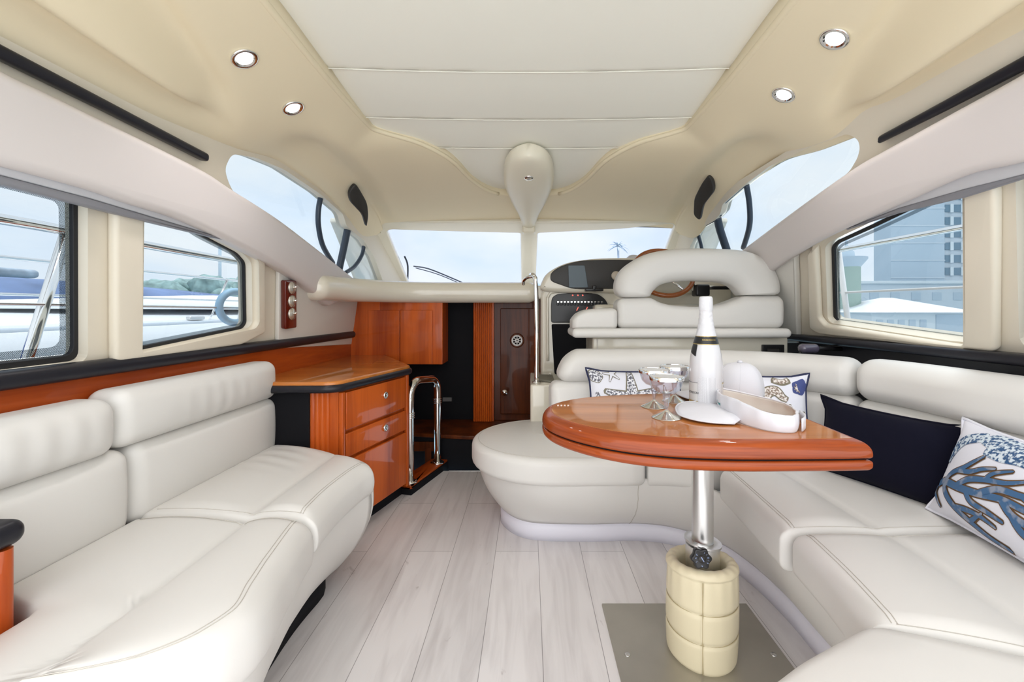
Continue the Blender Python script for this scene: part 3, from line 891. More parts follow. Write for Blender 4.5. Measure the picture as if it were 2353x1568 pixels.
# ================================================================== LEFT SETTEE
XB = -1.09
FD = [.60, .64, .671, .708, .764, .835, .991, 1.175, 1.35, 1.50, 1.62]
FX = [-.86, -.76, -.684, -.60, -.545, -.523, -.553, -.585, -.595, -.585, -.56]
def xf_(d): return interp(FD, FX, d)
def settee_left():
    t = thing('settee', 'long cream leather settee with S-curved front below the left windows', 'sofa', (-.85, 1.2, 0))
    def seat(d0f, d0b, d1f, d1b, ztop, zbot, name='seat_cushion', nu=34, curl=0):
        L, Wd, H = 1.0, .52, ztop - zbot
        def f(x, y, z):
            u = x / L + .5; v = y / Wd + .5            # v: 0 back, 1 front
            da = d0b + (d0f - d0b) * v; db = d1b + (d1f - d1b) * v ** 1.6
            d = da + (db - da) * u
            xf = xf_(d); xb = XB + (-.94 - XB) * sst((.895 - d) / .085); x_ = xb + (xf - xb) * v
            zz = (z / H + .5)
            vs = max(.25, (-.765 - xb) / (xf - xb)); vs = vs if abs(vs - 1) > .02 else 1.02
            c = .016 * max(0, 1 - ((v - .5 * vs) / (.5 * vs)) ** 2) if v < vs else .020 * max(0, 1 - ((v - (vs + 1) / 2) / ((1 - vs) / 2)) ** 2)
            c -= .006 * exp(-((v - vs) / .018) ** 2) if vs < .97 else 0
            c *= min(1, (1 - abs(2 * u - 1)) * (6 if curl else 14))
            wr = 0
            if curl: wr = .0035 * exp(-((u - .72) / .2) ** 2) * sin((d * 90 + x_ * 40)) * exp(-((v - .25) / .2) ** 2)
            w = max(0, zz - .5) * 2
            bulge = .012 * sin(pi * max(0, min(1, zz))) * (1 if v > .9 else 0)
            return (x_ + bulge, d, zbot + H * zz + (c + wr) * w)
        o = link(name, *rbox((L, Wd, H), .03, (nu, 40, 4), 4, f), M['leather'], t)
        for yy, x0_, x1_ in ((Wd / 2 - .036, -.46, .47), (Wd / 2 - .044, -.46, .47)):
            q = [Vector(f(x0_ + (x1_ - x0_) * i / 50, yy, H / 2)) + Vector((0, 0, .0004)) for i in range(51)]
            link('seam', *tube(q, .0009, 5), M['stitch'], o)
        for xx in ((-.455,) if curl else (.462,)):
            q = [Vector(f(xx, -Wd / 2 + .04 + (Wd - .08) * i / 40, H / 2)) + Vector((0, 0, .0004)) for i in range(41)]
            link('seam', *tube(q, .0009, 5), M['stitch'], o)
        return o
    a = seat(1.178, 1.205, 1.585, 1.85, .435, .325, curl=1)
    b = seat(.58, .58, 1.172, 1.20, .430, .30)
    # base below the cushions
    D0, D1 = .60, 1.60
    def g(u, v):
        d = D0 + (D1 - D0) * u
        z = .345 - .275 * v
        x = xf_(d) - .035 + .02 * sin(pi * v) - .115 * v ** 1.7
        return (x, d, z)
    m = MB(); m.add(thick(grid(g, 40, 14), .02, True))
    # rounded return at the cabinet end
    def g2(u, v):
        z = .345 - .275 * v; a = u * pi / 2
        xq = xf_(D1) - .035 + .02 * sin(pi * v) - .125 * v ** 1.7
        cx, cy = xq - .12, D1
        return (cx + .12 * cos(a), cy + .10 * sin(a), z)
    m.add(thick(grid(g2, 12, 14), .02, True))
    def g3(u, v):
        z = .345 - .275 * v
        xq = xf_(D1) - .035 + .02 * sin(pi * v) - .125 * v ** 1.7 - .12
        return (xq + (-1.1 - xq) * u, D1 + .10, z)
    m.add(thick(grid(g3, 4, 14), .02, True))
    m.link('base', M['leather'], t)
    def g4(u, v):
        d = .60 + 1.03 * u
        return (xf_(d) - .155 - (.10 * ((d - 1.5) / .13) ** 2 if d > 1.5 else 0), d, .078 * (1 - v))
    lab(link('toe_kick', *thick(grid(g4, 30, 2), .02, True), M['blkm'], t), 'black toe kick')
    # back cushions
    def back(d0, d1, z0, z1, th, rec, name):
        L, H = d1 - d0, z1 - z0
        def f(x, y, z):
            zz = z / H + .5; yy = y / th + .5       # yy 1 = front
            bul = .022 * (1 - (2 * zz - 1) ** 2) * (1 - abs(2 * x / L) ** 4) if yy > .5 else 0
            wr = .0015 * sin((x + .3) * 95) * exp(-((x) / .16) ** 2) * sin(pi * max(0, min(1, zz))) if (yy > .5 and z0 > .6) else 0
            return (-1.192 + rec + th * yy + bul + wr, (d0 + d1) / 2 + x, z0 + H * zz)
        return link(name, *rbox((L, th, H), .038, (40, 3, 16), 5, f), M['leather'], t)
    back(.80, 1.145, .625, .775, .115, .0, 'backrest_roll')
    back(1.15, 1.87, .628, .788, .115, .0, 'backrest_roll')
    back(.80, 1.185, .40, .632, .115, .0, 'backrest_cushion')
    back(1.19, 1.87, .40, .632, .115, .0, 'backrest_cushion')
    return t
settee_left()

# ================================================================== DRAWER CABINET (left, forward)
def fy(x, o=0):     # the slanted front plane of the cabinet, d as function of x
    return 2.0 + (x + .77) / .29
CD = Vector((.29, 1, 0)).normalized(); CN = Vector((1, -.29, 0)).normalized()   # along front, outwards
C0 = Vector((-.81, 1.862, 0))
def cab_pt(s, o, z): p = C0 + CD * s + CN * o; return (p.x, p.y, z)
CLEN = (Vector((-.665, 2.362, 0)) - C0).length
def cabinet():
    t = thing('drawer_cabinet', 'varnished cherry cabinet with two drawers and a fluted rounded corner', 'cabinet', (-.9, 2.1, 0))
    # body
    pl = [(-1.185, 1.86), (-.93, 1.86), (-.86, 1.862)] + [(C0.x - CN.x * .004, C0.y), tuple((C0 + CD * CLEN - CN * .004)[:2]), (-1.0, 2.7), (-1.185, 2.7)]
    link('body', *ngon_prism([(p[0], p[1]) for p in pl], .07, .655, .002), M['cherry'], t, smooth=False)
    lab(link('side_panel', *box(-1.18, -.93, 1.845, 1.858, .07, .655, .003), M['blkm'], t, smooth=False), 'black side panel')
    # fluted corner: quarter column
    cx, cy, R = -.905, 1.945, .098
    fm = MB()
    pr = []
    for i in range(9 * 8 + 1):
        a = radians(-105 + 112 * i / 72); rr = R + .0065 * abs(sin(pi * i / 8))
        pr.append((cx + rr * cos(a), cy + rr * sin(a)))
    pr += [(cx, cy)]
    V = [Vector((p[0], p[1], z)) for z in (.07, .655) for p in pr]; n = len(pr)
    F = [(i, (i + 1) % n, n + (i + 1) % n, n + i) for i in range(n)]
    fm.add((V, F)); fm.link('fluted_corner', M['cherry'], t, auto=25)
    # drawers and door front
    def front(s0, s1, z0, z1, name, dz=0):
        v, f = rbox((s1 - s0, .02, z1 - z0), .004, (1, 1, 1), 2)
        ss = (s0 + s1) / 2; zc = (z0 + z1) / 2
        v = [Vector(cab_pt(ss + p.x, .008 + p.y, zc + p.z)) for p in v]
        return link(name, v, f, M['cherry'], t, auto=40)
    def knob(par, s, z):
        an = atan2(CN.y, CN.x)
        R_ = Matrix.Rotation(an, 3, 'Z') @ Matrix.Rotation(radians(90), 3, 'Y')
        at = cab_pt(s, .018, z)
        k = link('knob', *lathe([(0, 0), (.016, 0), (.018, .004), (.016, .009), (.010, .011), (.009, .008), (0, .008)], 20, at, R_), M['chrome'], par)
        return k
    S1 = CLEN - .028
    d1 = front(.022, S1, .485, .648, 'drawer'); knob(d1, .30, .585)
    d2 = front(.022, S1, .365, .468, 'drawer'); knob(d2, .30, .425)
    d3 = front(.022, S1, .075, .350, 'door')
    front(-.004, .016, .072, .652, 'stile'); front(S1 + .006, CLEN, .055, .655, 'stile')
    # toe kick
    q = [cab_pt(-.35, -.03, 0), cab_pt(CLEN + .004, -.03, 0), cab_pt(CLEN + .004, -.10, 0), cab_pt(-.35, -.10, 0)]
    lab(link('toe_kick', *ngon_prism([(p[0], p[1]) for p in q], -.005, .07, .001), M['blkm'], t, smooth=False), 'black toe kick')
    return t
cabinet()
def counter():
    t = thing('countertop', 'glossy wooden countertop with padded black edge on the drawer cabinet', 'countertop', (-.9, 2.1, .655))
    o0 = .03
    a = cab_pt(-.02, o0, 0); b = cab_pt(CLEN + .02, o0, 0)
    pl = rounded([(-1.205, 1.80), (a[0] - .05, 1.80), (a[0] + .0, a[1]), (b[0], b[1]), (-.95, 2.94), (-1.205, 2.94)], [0.001, .08, .07, .03, .02, .001], 6)
    lab(link('black_edge', *ngon_prism(pl, .656, .690, .016, 5, .016), M['blk'], t, auto=60), 'padded black edge band')
    pl2 = inset(pl, .012)
    link('top_board', *ngon_prism(pl2, .688, .704, .010, 5, .001), M['tabletop'], t, auto=60)
counter()

# ---- wall cupboard under the dash ledge
def cupboard():
    t = thing('wall_cupboard', 'varnished two-door wooden cupboard hanging under the dash ledge', 'cabinet', (-.83, 3.0, .64))
    Y = 2.93
    x0, x1 = P(843, 760, Y).x, P(1017, 760, Y).x
    z0 = P(0, 838, Y).z
    link('body', *box(x0, x1, Y, Y + .2, z0, 1.085, .004), M['cherry'], t, smooth=False)
    a, b, c = P(847, 0, Y).x, P(920, 0, Y).x, P(994, 0, Y).x
    zt = P(0, 713, Y).z
    link('door', *box(a, b - .002, Y - .014, Y, z0 + .003, zt, .003), M['cherry'], t, smooth=False)
    link('door', *box(b + .002, c, Y - .014, Y, z0 + .003, zt, .003), M['cherry'], t, smooth=False)
cupboard()

# ---- platform and U handrail beside the cabinet
def railing():
    t = thing('handrail', 'polished steel U-shaped handrail on a wooden plinth by the steps', 'handrail', (-.6, 2.55, 0))
    q = [cab_pt(CLEN + .003, .028, 0), cab_pt(CLEN + .50, .028, 0), cab_pt(CLEN + .54, -.03, 0), cab_pt(CLEN + .46, -.09, 0), cab_pt(CLEN + .003, -.09, 0)]
    pl = rounded([(p[0], p[1]) for p in q], [.002, .05, .03, .02, .002])
    lab(link('plinth', *ngon_prism(pl, -.004, .036, .004), M['blkm'], t, auto=40), 'black plinth')
    link('plinth_cap', *ngon_prism(inset(pl, .006), .036, .050, .006), M['cherryh'], t, auto=40)
    p0 = Vector(cab_pt(CLEN + .055, -.012, .05)); p1 = Vector(cab_pt(CLEN + .375, -.012, .05))
    T0, T1 = .60, .585
    r = .055
    a = p0.copy(); b = p1.copy()
    e = (b - a).normalized()
    pts = [a, Vector((a.x, a.y, .3)), Vector((a.x, a.y, T0 - .10))]
    for k in range(7):
        th = pi / 2 * k / 6; pts.append(Vector((a.x, a.y, T0 - .085)) + e * .085 * (1 - cos(th)) + Vector((0, 0, .085 * sin(th))))
    for k in range(7):
        th = pi / 2 * k / 6; pts.append(Vector((b.x, b.y, T1 - .085)) - e * .085 * (1 - sin(th)) + Vector((0, 0, .085 * cos(th))))
    pts += [Vector((b.x, b.y, T1 - .10)), Vector((b.x, b.y, .3)), b]
    link('rail', *tube(pts, .0225, 18), M['chrome'], t)
    for p, z in ((a, .42), (b, .44)):
        for dz in (-.012, 0, .012):
            link('collar_ring', *lathe([(.022, -.004), (.0265, -.003), (.0275, 0), (.0265, .003), (.022, .004)], 24, (p.x, p.y, z + dz)), M['chrome'], t)
    for p in (a, b):
        link('flange', *lathe([(0, 0), (.042, 0), (.042, .004), (.03, .009), (0, .009)], 28, (p.x, p.y, .0505)), M['chrome'], t)
railing()

# ---- corner of the aft cabinet, bottom left
def aftcab():
    t = thing('end_cabinet', 'corner of a wooden cabinet with black padded top at the lower left edge', 'cabinet', (-1.05, .6, 0))
    x1 = -.943; y1 = .812
    link('body', *box(-1.185, x1 - .012, .42, y1 - .012, .0, .565, .012, 4), M['cherry'], t, auto=40)
    link('corner_moulding', *tube([(x1 - .018, y1 - .018, 0), (x1 - .018, y1 - .018, .565)], .014, 14), M['cherry'], t, auto=60)
    lab(link('top_edge', *rbox((.26, .40, .048), .022, (1, 1, 1), 5, at=(-1.072, .625, .59)), M['blk'], t), 'black padded top')
aftcab()

# ---- wooden switch plate on the left side panel
def switches():
    c = LS.pt(666, 697, .02)
    t = thing('switch_panel', 'dark red wooden plate with three round switches on the left side panel', 'switch', c)
    o = LS.trace([(652, 643), (678, 643), (678, 752), (652, 756)], .035)
    link('plate', *LS.slab(rounded(o, .012), [], .02, .045, .006), M['switch'], t, auto=40)
    Rm = Matrix.Rotation(radians(90), 3, 'Y') @ Matrix.Rotation(0, 3, 'Z')
    for y in (661, 692, 721):
        p = LS.pt(670, y, .044)
        s = link('switch', *lathe([(0, 0), (.030, 0), (.031, .004), (.024, .006), (.022, .010), (0, .012)], 24, p, Rm), M['knobs'], t)
        link('toggle', *tube([p + Vector((.008, 0, 0)), p + Vector((.024, 0, .003))], .005, 8), M['chrome'], s)
switches()

# ---- speakers at the forward corners of the headliner
def speaker(label, pts, d, sgn):
    v = []
    c = sum((P(x, y, dd) for x, y, dd in pts), Vector()) / len(pts)
    q = [P(x, y, dd) for x, y, dd in pts]
    U = (q[len(q) // 2] - q[0]).normalized(); nn = Vector((-.75 * sgn, -.55, -.55)).normalized(); nn = (nn - U * nn.dot(U)).normalized(); Vv = nn.cross(U)
    fl = [((p - c).dot(U), (p - c).dot(Vv)) for p in q]
    V, F = slab(rounded(fl, .03, 4), [], c - nn * .012, U, Vv, .024, .006)
    s = link('speaker', V, F, M['blackdash'], auto=40); tag(s, label, 'speaker')
speaker('black teardrop speaker in the headliner above the left arched window', [(808, 413, 2.35), (830, 440, 2.38), (850, 472, 2.45), (848, 498, 2.52), (834, 517, 2.58), (829, 490, 2.50), (803, 462, 2.38), (800, 440, 2.34)], 2.4, -1)
speaker('black teardrop speaker in the headliner above the right arched window', [(1634, 395, 2.25), (1645, 415, 2.27), (1643, 438, 2.30), (1618, 470, 2.42), (1613, 503, 2.52), (1596, 492, 2.52), (1590, 462, 2.42), (1610, 425, 2.32)], 2.4, 1)

# ---- ceiling lamps
def lamp(x, d, label):
    a = ceil_row(d)
    h = interp([p[0] for p in a], [p[1] for p in a], abs(x)) + folds(abs(x), d)
    g = 1 if x > 0 else -1
    tilt = Matrix.Rotation(g * radians(28), 3, 'Y') @ Matrix.Rotation(pi, 3, 'X')
    c = Vector((x, d, EYE + h - .001))
    t = thing('ceiling_lamp', label, 'lamp', c, 'recessed ceiling lamps')
    pr = [(.026, -.01), (.036, -.002), (.038, .003), (.035, .006), (.027, .005), (.024, .002)]
    link('bezel', *lathe(pr, 32, c, tilt), M['chrome'], t)
    link('bulb', *lathe([(.0, .004), (.0225, .0035)], 24, c, tilt), M['glow'], t)
    L = bpy.data.lights.new('lamp_light', 'SPOT'); L.energy = 4; L.spot_size = radians(125); L.spot_blend = 1.0; L.color = (1, .95, .97); L.shadow_soft_size = .03
    o = bpy.data.objects.new('lamp_light', L); COL.objects.link(o); o.parent = t
    o.location = (0, 0, -.03); o['category'] = 'lamp'
    del o['category']
lamp(-.83, 1.27, 'left-hand ceiling lamp nearer the camera')
lamp(-.84, 1.55, 'left-hand ceiling lamp farther forward')
lamp(.83, 1.18, 'right-hand ceiling lamp nearer the camera')
lamp(.85, 1.45, 'right-hand ceiling lamp farther forward')

# ---- centre pod with its reading lamp
M['pod'] = mat('cream_pod_shell', (.74, .69, .56), .3)
def pod():
    t = thing('ceiling_pod', 'cream egg-shaped pod on the centreline above the windscreen mullion', 'ceiling pod', (0, 2.6, 1.6))
    DD = [2.07, 2.085, 2.13, 2.22, 2.40, 2.64, 2.82, 3.00, 3.12]
    WW = [.020, .055, .092, .122, .138, .112, .075, .056, .052]
    BB = [.740, .728, .712, .690, .658, .622, .595, .578, .572]
    TT = [.80, .80, .80, .79, .77, .73, .70, .68, .66]
    def f(u, v):
        d = 2.07 + 1.05 * u ** 1.3; w = interp(DD, WW, d); b = interp(DD, BB, d); tp = interp(DD, TT, d)
        a = pi * 2 * v
        cx = cos(a); sz = sin(a)
        x = w * (abs(cx) ** .8) * (1 if cx > 0 else -1)
        mid = (b + tp) / 2 + .02
        z = mid - (mid - b) * (abs(sz) ** .8) if sz > 0 else mid + (tp - mid) * abs(sz) ** .8
        return (x, d, EYE + z)
    V, F = grid(f, 48, 40)
    n = 41; F.append(tuple(range(n - 1))); F.append(tuple(48 * n + k for k in range(n - 1))[::-1])
    link('shell', V, F, M['pod'], t)
    link('base_cap', *box(-.045, .045, 3.02, 3.12, 1.545, 1.60, .012, 3), M['pod'], t)
    c = P(1215, 409, 2.245)
    c.z = EYE + interp(DD, BB, 2.245) - .001
    tilt = Matrix.Rotation(radians(-12), 3, 'X') @ Matrix.Rotation(pi, 3, 'X')
    link('lamp_bezel', *lathe([(.012, .004), (.018, .004), (.024, .001), (.026, -.004)], 28, c, tilt), M['chrome'], t)
    link('lamp_lens', *lathe([(0, .006), (.008, .005), (.013, .002)], 20, c, tilt), M['steel'], t)
pod()

# ================================================================== U SETTEE (right)
def usettee():
    t = thing('dinette_settee', 'U-shaped cream leather settee wrapped around the table', 'sofa', (.6, 1.4, 0))
    Z1, Z0 = .412, .30
    # rounded end cushion
    pl = []
    for k in range(25):
        a = radians(90) + pi * k / 24
        pl.append((.10 + .365 * cos(a), 2.05 + .34 * sin(a)))
    for p in [(.20, 1.71), (.30, 1.712), (.40, 1.715), (.45, 1.72), (.463, 1.735), (.465, 1.80), (.465, 2.0), (.463, 2.36), (.45, 2.385), (.3, 2.39), (.2, 2.39)]: pl.append(p)
    link('seat_cushion', *ngon_prism(pl, Z0, Z1, .03, 6, .03, crown=.018, rings=8), M['leather'], t)
    q = [Vector((.10 + .335 * cos(a), 2.05 + .31 * sin(a), Z1 + .0005)) for a in [radians(100) + radians(170) * k / 30 for k in range(31)]] + [Vector((.25, 1.742, Z1 + .0005)), Vector((.45, 1.745, Z1 + .0005))]
    link('seam', *tube(q, .0010, 5), M['stitch'], t)
    # patch cushions: corners A front-start, B front-end, C back-end, D back-start; optional front curve
    def patch(front, back, z1=Z1, z0=Z0, vs=.42, nu=30, seam=True, skirt=0, crown=.016):
        H = z1 - z0; L, Wd = 1.0, .6
        fp = Path(front, 8); bp = Path(back, 8)
        def f(x, y, z):
            u = x / L + .5; v = y / Wd + .5
            a, _ = fp.at(u); b, _ = bp.at(u)
            p = a.lerp(b, v); zz = z / H + .5
            if vs: c = crown * max(0, 1 - ((v - vs / 2) / (vs / 2)) ** 2) if v < vs else crown * .8 * max(0, 1 - ((v - (vs + 1) / 2) / ((1 - vs) / 2)) ** 2)
            else: c = crown * max(0, 1 - (2 * v - 1) ** 4)
            if vs: c -= .005 * exp(-((v - vs) / .018) ** 2)
            c *= min(1, (1 - abs(2 * u - 1)) * 6)
            w = max(0, zz - .5) * 2
            return (p.x, p.y, z0 + H * zz + c * w)
        o = link('seat_cushion', *rbox((L, Wd, H), .028, (nu, 36, 4), 4, f), M['leather'], t)
        if seam:
            for yy in (-Wd / 2 + .034, -Wd / 2 + .042):
                q = [Vector(f(-.465 + .93 * i / 50, yy, H / 2)) + Vector((0, 0, .0004)) for i in range(51)]
                link('seam', *tube(q, .0009, 5), M['stitch'], o)
            for xx in (-.468, .468):
                q = [Vector(f(xx, -Wd / 2 + .04 + (Wd - .08) * i / 40, H / 2)) + Vector((0, 0, .0004)) for i in range(41)]
                link('seam', *tube(q, .0009, 5), M['stitch'], o)
        return o
    patch([(.475, 1.735), (.58, 1.72), (.685, 1.66)], [(.475, 2.0), (.8, 2.0), (1.22, 1.90)], vs=0)
    patch([(.700, 1.60), (.688, 1.40), (.672, 1.158)], [(1.24, 1.86), (1.27, 1.5), (1.30, 1.158)])
    patch([(.690, 1.145), (.672, .98), (.640, .815)], [(1.30, 1.150), (1.30, .90), (1.30, .60)])
    # aft arm of the U
    patch([(.30, .66), (.375, .69), (.47, .745), (.60, .805), (.632, .808)], [(.34, .20), (.6, .20), (.8, .20), (1.1, .25), (1.30, .57)], z1=Z1 + .004, vs=0, seam=False)
    # the base, flaring outwards to the cushions
    top = Path([(-.20, 2.33), (-.245, 2.15), (-.20, 1.94), (0, 1.765), (.25, 1.725), (.467, 1.745), (.60, 1.72), (.70, 1.6), (.72, 1.40), (.705, 1.2), (.70, .95), (.68, .6)], 8)
    toe = Path([(-.10, 2.35), (-.135, 2.15), (-.115, 2.02), (0, 1.905), (.25, 1.885), (.467, 1.892), (.62, 1.855), (.755, 1.74), (.81, 1.6), (.835, 1.42), (.835, 1.2), (.835, .6)], 8)
    def g(u, v):
        a, _ = top.at(u); b, _ = toe.at(u)
        k = v ** 2.0
        p = a.lerp(b, k); return (p.x, p.y, .325 - .25 * v)
    lab(link('base', *thick(grid(g, 90, 14), .02, False), M['leather'], t), 'flared base')
    def g2(u, v):
        b, _ = toe.at(u); return (b.x, b.y, .078 * (1 - v))
    lab(link('toe_kick', *thick(grid(g2, 90, 2), .015, False), M['toe'], t), 'white toe kick')
    for u in (.395,):
        q = []
        for v in range(1, 13):
            uu = min((i / 400 for i in range(120, 260)), key=lambda w: abs(g(w, v / 12)[0] - .44))
            q.append(Vector(g(uu, v / 12)) + Vector((0, -.001, 0)))
        link('seam', *tube(q, .0014, 5), M['stitch'], t)
    # backrest: lower cushions and upper rolls on a curved plan
    def back(path, u0, u1, z0, z1, th, name, rr=.05, sq=0, lean=0):
        L = path.L * (u1 - u0); H = z1 - z0
        def f(x, y, z):
            zz = z / H + .5; yy = y / th
            u = u0 + (u1 - u0) * (x / L + .5)
            if sq: u += .030 * max(0, zz) ** 2 * max(0, 1 - (x / L + .5) * 6)
            p, n = path.at(u)
            bul = .012 * (1 - (2 * zz - 1) ** 2) if yy > 0 else 0
            wr = .0015 * sin(x * 70) * exp(-((x - .12) / .2) ** 2) * sin(pi * max(0, min(1, zz))) if (sq and yy > 0) else 0
            q = p - n * (y + bul + wr + lean * (.5 - zz))
            return (q.x, q.y, z0 + H * zz)
        return link(name, *rbox((L, th, H), rr, (46, 3, 14), 6, f), M['leather'], t)
    # normals on this clockwise path point away from the table
    BP = Path([(.125, 2.02), (.35, 2.045), (.75, 2.02), (1.02, 1.90), (1.20, 1.72), (1.285, 1.50), (1.31, 1.2), (1.33, .9), (1.34, .5)], 10)
    cut = .50
    for i in range(1001):
        p, _ = BP.at(i / 1000)
        if p.x / p.y > .765: cut = i / 1000; break
    back(BP, 0, cut - .002, .672, .822, .13, 'backrest_roll', .055, 1)
    back(BP, cut + .002, 1, .672, .826, .13, 'backrest_roll', .055)
    back(BP, -.012, cut - .002, .39, .678, .11, 'backrest_cushion', .04, 0)
    back(BP, cut + .002, 1, .39, .678, .11, 'backrest_cushion', .04, 0)
usettee()

# ---- cream furniture behind the backrest
def helm_base():
    t = thing('helm_pedestal', 'cream moulded box under the helm seat', 'cabinet', (.7, 2.4, .3))
    D = 2.19
    link('front_panel', *box(P(1362, 0, D).x, P(1812, 0, D).x, D, D + .27, .3, .868, .012, 4), M['gel'], t, auto=50)
    link('panel_joint', *box(P(1371, 0, D).x, P(1374, 0, D).x, D - .003, D, .5, .86, .001), M['leather2'], t, smooth=False)
    a, b = P(1749, 792, D), P(1799, 816, D)
    s = link('socket_frame', *slab(rounded([(a.x, .70), (b.x, .70), (b.x, a.z), (a.x, a.z)], .004), [[(a.x + .024, .72), (b.x - .020, .72), (b.x - .020, a.z - .018), (a.x + .024, a.z - .018)]], (0, D, 0), (1, 0, 0), (0, 0, 1), .014, .003), M['blackpl'], t, auto=40)
    link('socket_insert', *box(a.x + .024, b.x - .02, D - .005, D - .002, .72, a.z - .018, .001), M['blackdash'], t, smooth=False)
helm_base()
D_ = 2.14
def seat_shape(px, bev, th, d, m, par, name, off=0):
    q = [P(x, y, d) for x, y in px]
    pl = [(p.x, p.z) for p in q]
    return link(name, *slab(pl, [], (0, d + th, 0), (1, 0, 0), (0, 0, 1), th, bev, 6), m, par, auto=60)
def c2(pts, n=5): return [(p.x, p.y) for p in cr([(a, b, 0) for a, b in pts], n, True)]
def helm_seat():
    t = thing('helm_chair', 'cream leather helm seat with an arched open backrest', 'seat', (.8, 2.2, .87))
    def X(px): return P(px, 0, D_).x
    def Z(py): return P(0, py, D_).z
    outer = cr([(X(a), 0, Z(b)) for a, b in [(1419, 684), (1419, 648), (1432, 620), (1457, 599), (1492, 581), (1543, 571), (1600, 568), (1660, 569), (1715, 573), (1754, 585), (1782, 606), (1799, 638), (1803, 662), (1801, 679)]], 6)
    inner = cr([(X(a), 0, Z(b)) for a, b in [(1500, 684), (1502, 675), (1511, 664), (1524, 654), (1545, 648), (1571, 645), (1600, 644), (1630, 644.5), (1660, 646), (1682, 651), (1697, 660), (1706, 671), (1712, 677), (1716, 679)]], 6)
    nn = len(outer) - 1
    def fa(x, y, z):
        k = max(0, min(1, x + .5)) * nn; i0 = min(int(k), nn - 1); t_ = k - i0
        a_ = outer[i0].lerp(outer[i0 + 1], t_); b_ = inner[i0].lerp(inner[i0 + 1], t_)
        v = y / .16 + .5; p = a_.lerp(b_, v)
        return (p.x, D_ + .075 + z - .012 * (1 - (2 * v - 1) ** 2) * (1 if z < 0 else 0), p.z)
    link('backrest_arch', *rbox((1.0, .16, .15), .052, (70, 10, 2), 6, fa), M['leather'], t)
    def block(x0, x1, tx, ty, bot, th, r, name, dy=0):
        L = X(x1) - X(x0); H = .15
        def f(x, y, z):
            px = x0 + (x1 - x0) * (x / L + .5); zt = Z(interp(tx, ty, px)); zb = Z(bot)
            k = z / H + .5; bul = .010 * (1 - (2 * k - 1) ** 2) if y < 0 else 0
            return (X(px), D_ + dy + th / 2 + y - bul, zb + (zt - zb) * k)
        return link(name, *rbox((L, th, H), r, (50, 2, 8), 6, f), M['leather'], t)
    block(1420, 1805, [1420, 1495, 1520, 1552, 1605, 1655, 1695, 1720, 1805], [686, 684, 695, 702, 705, 701, 689, 680, 679], 756, .15, .034, 'backrest_lower')
    block(1315, 1419, [1315, 1330, 1350, 1380, 1419], [733, 720, 712, 709, 708], 758, .17, .030, 'armrest', -.01)
    a, b = P(1315, 775, D_ - .03), P(1820, 754, D_ - .03)
    lab(link('ledge', *rbox((b.x - a.x, .28, .046), .022, (20, 1, 1), 5, at=((a.x + b.x) / 2, D_ + .10, .892)), M['leather'], t), 'padded ledge under the seat back')
    link('seat_cushion', *rbox((.78, .30, .10), .04, (8, 8, 1), 4, at=(.86, D_ + .32, .93)), M['leather'], t)
helm_seat()

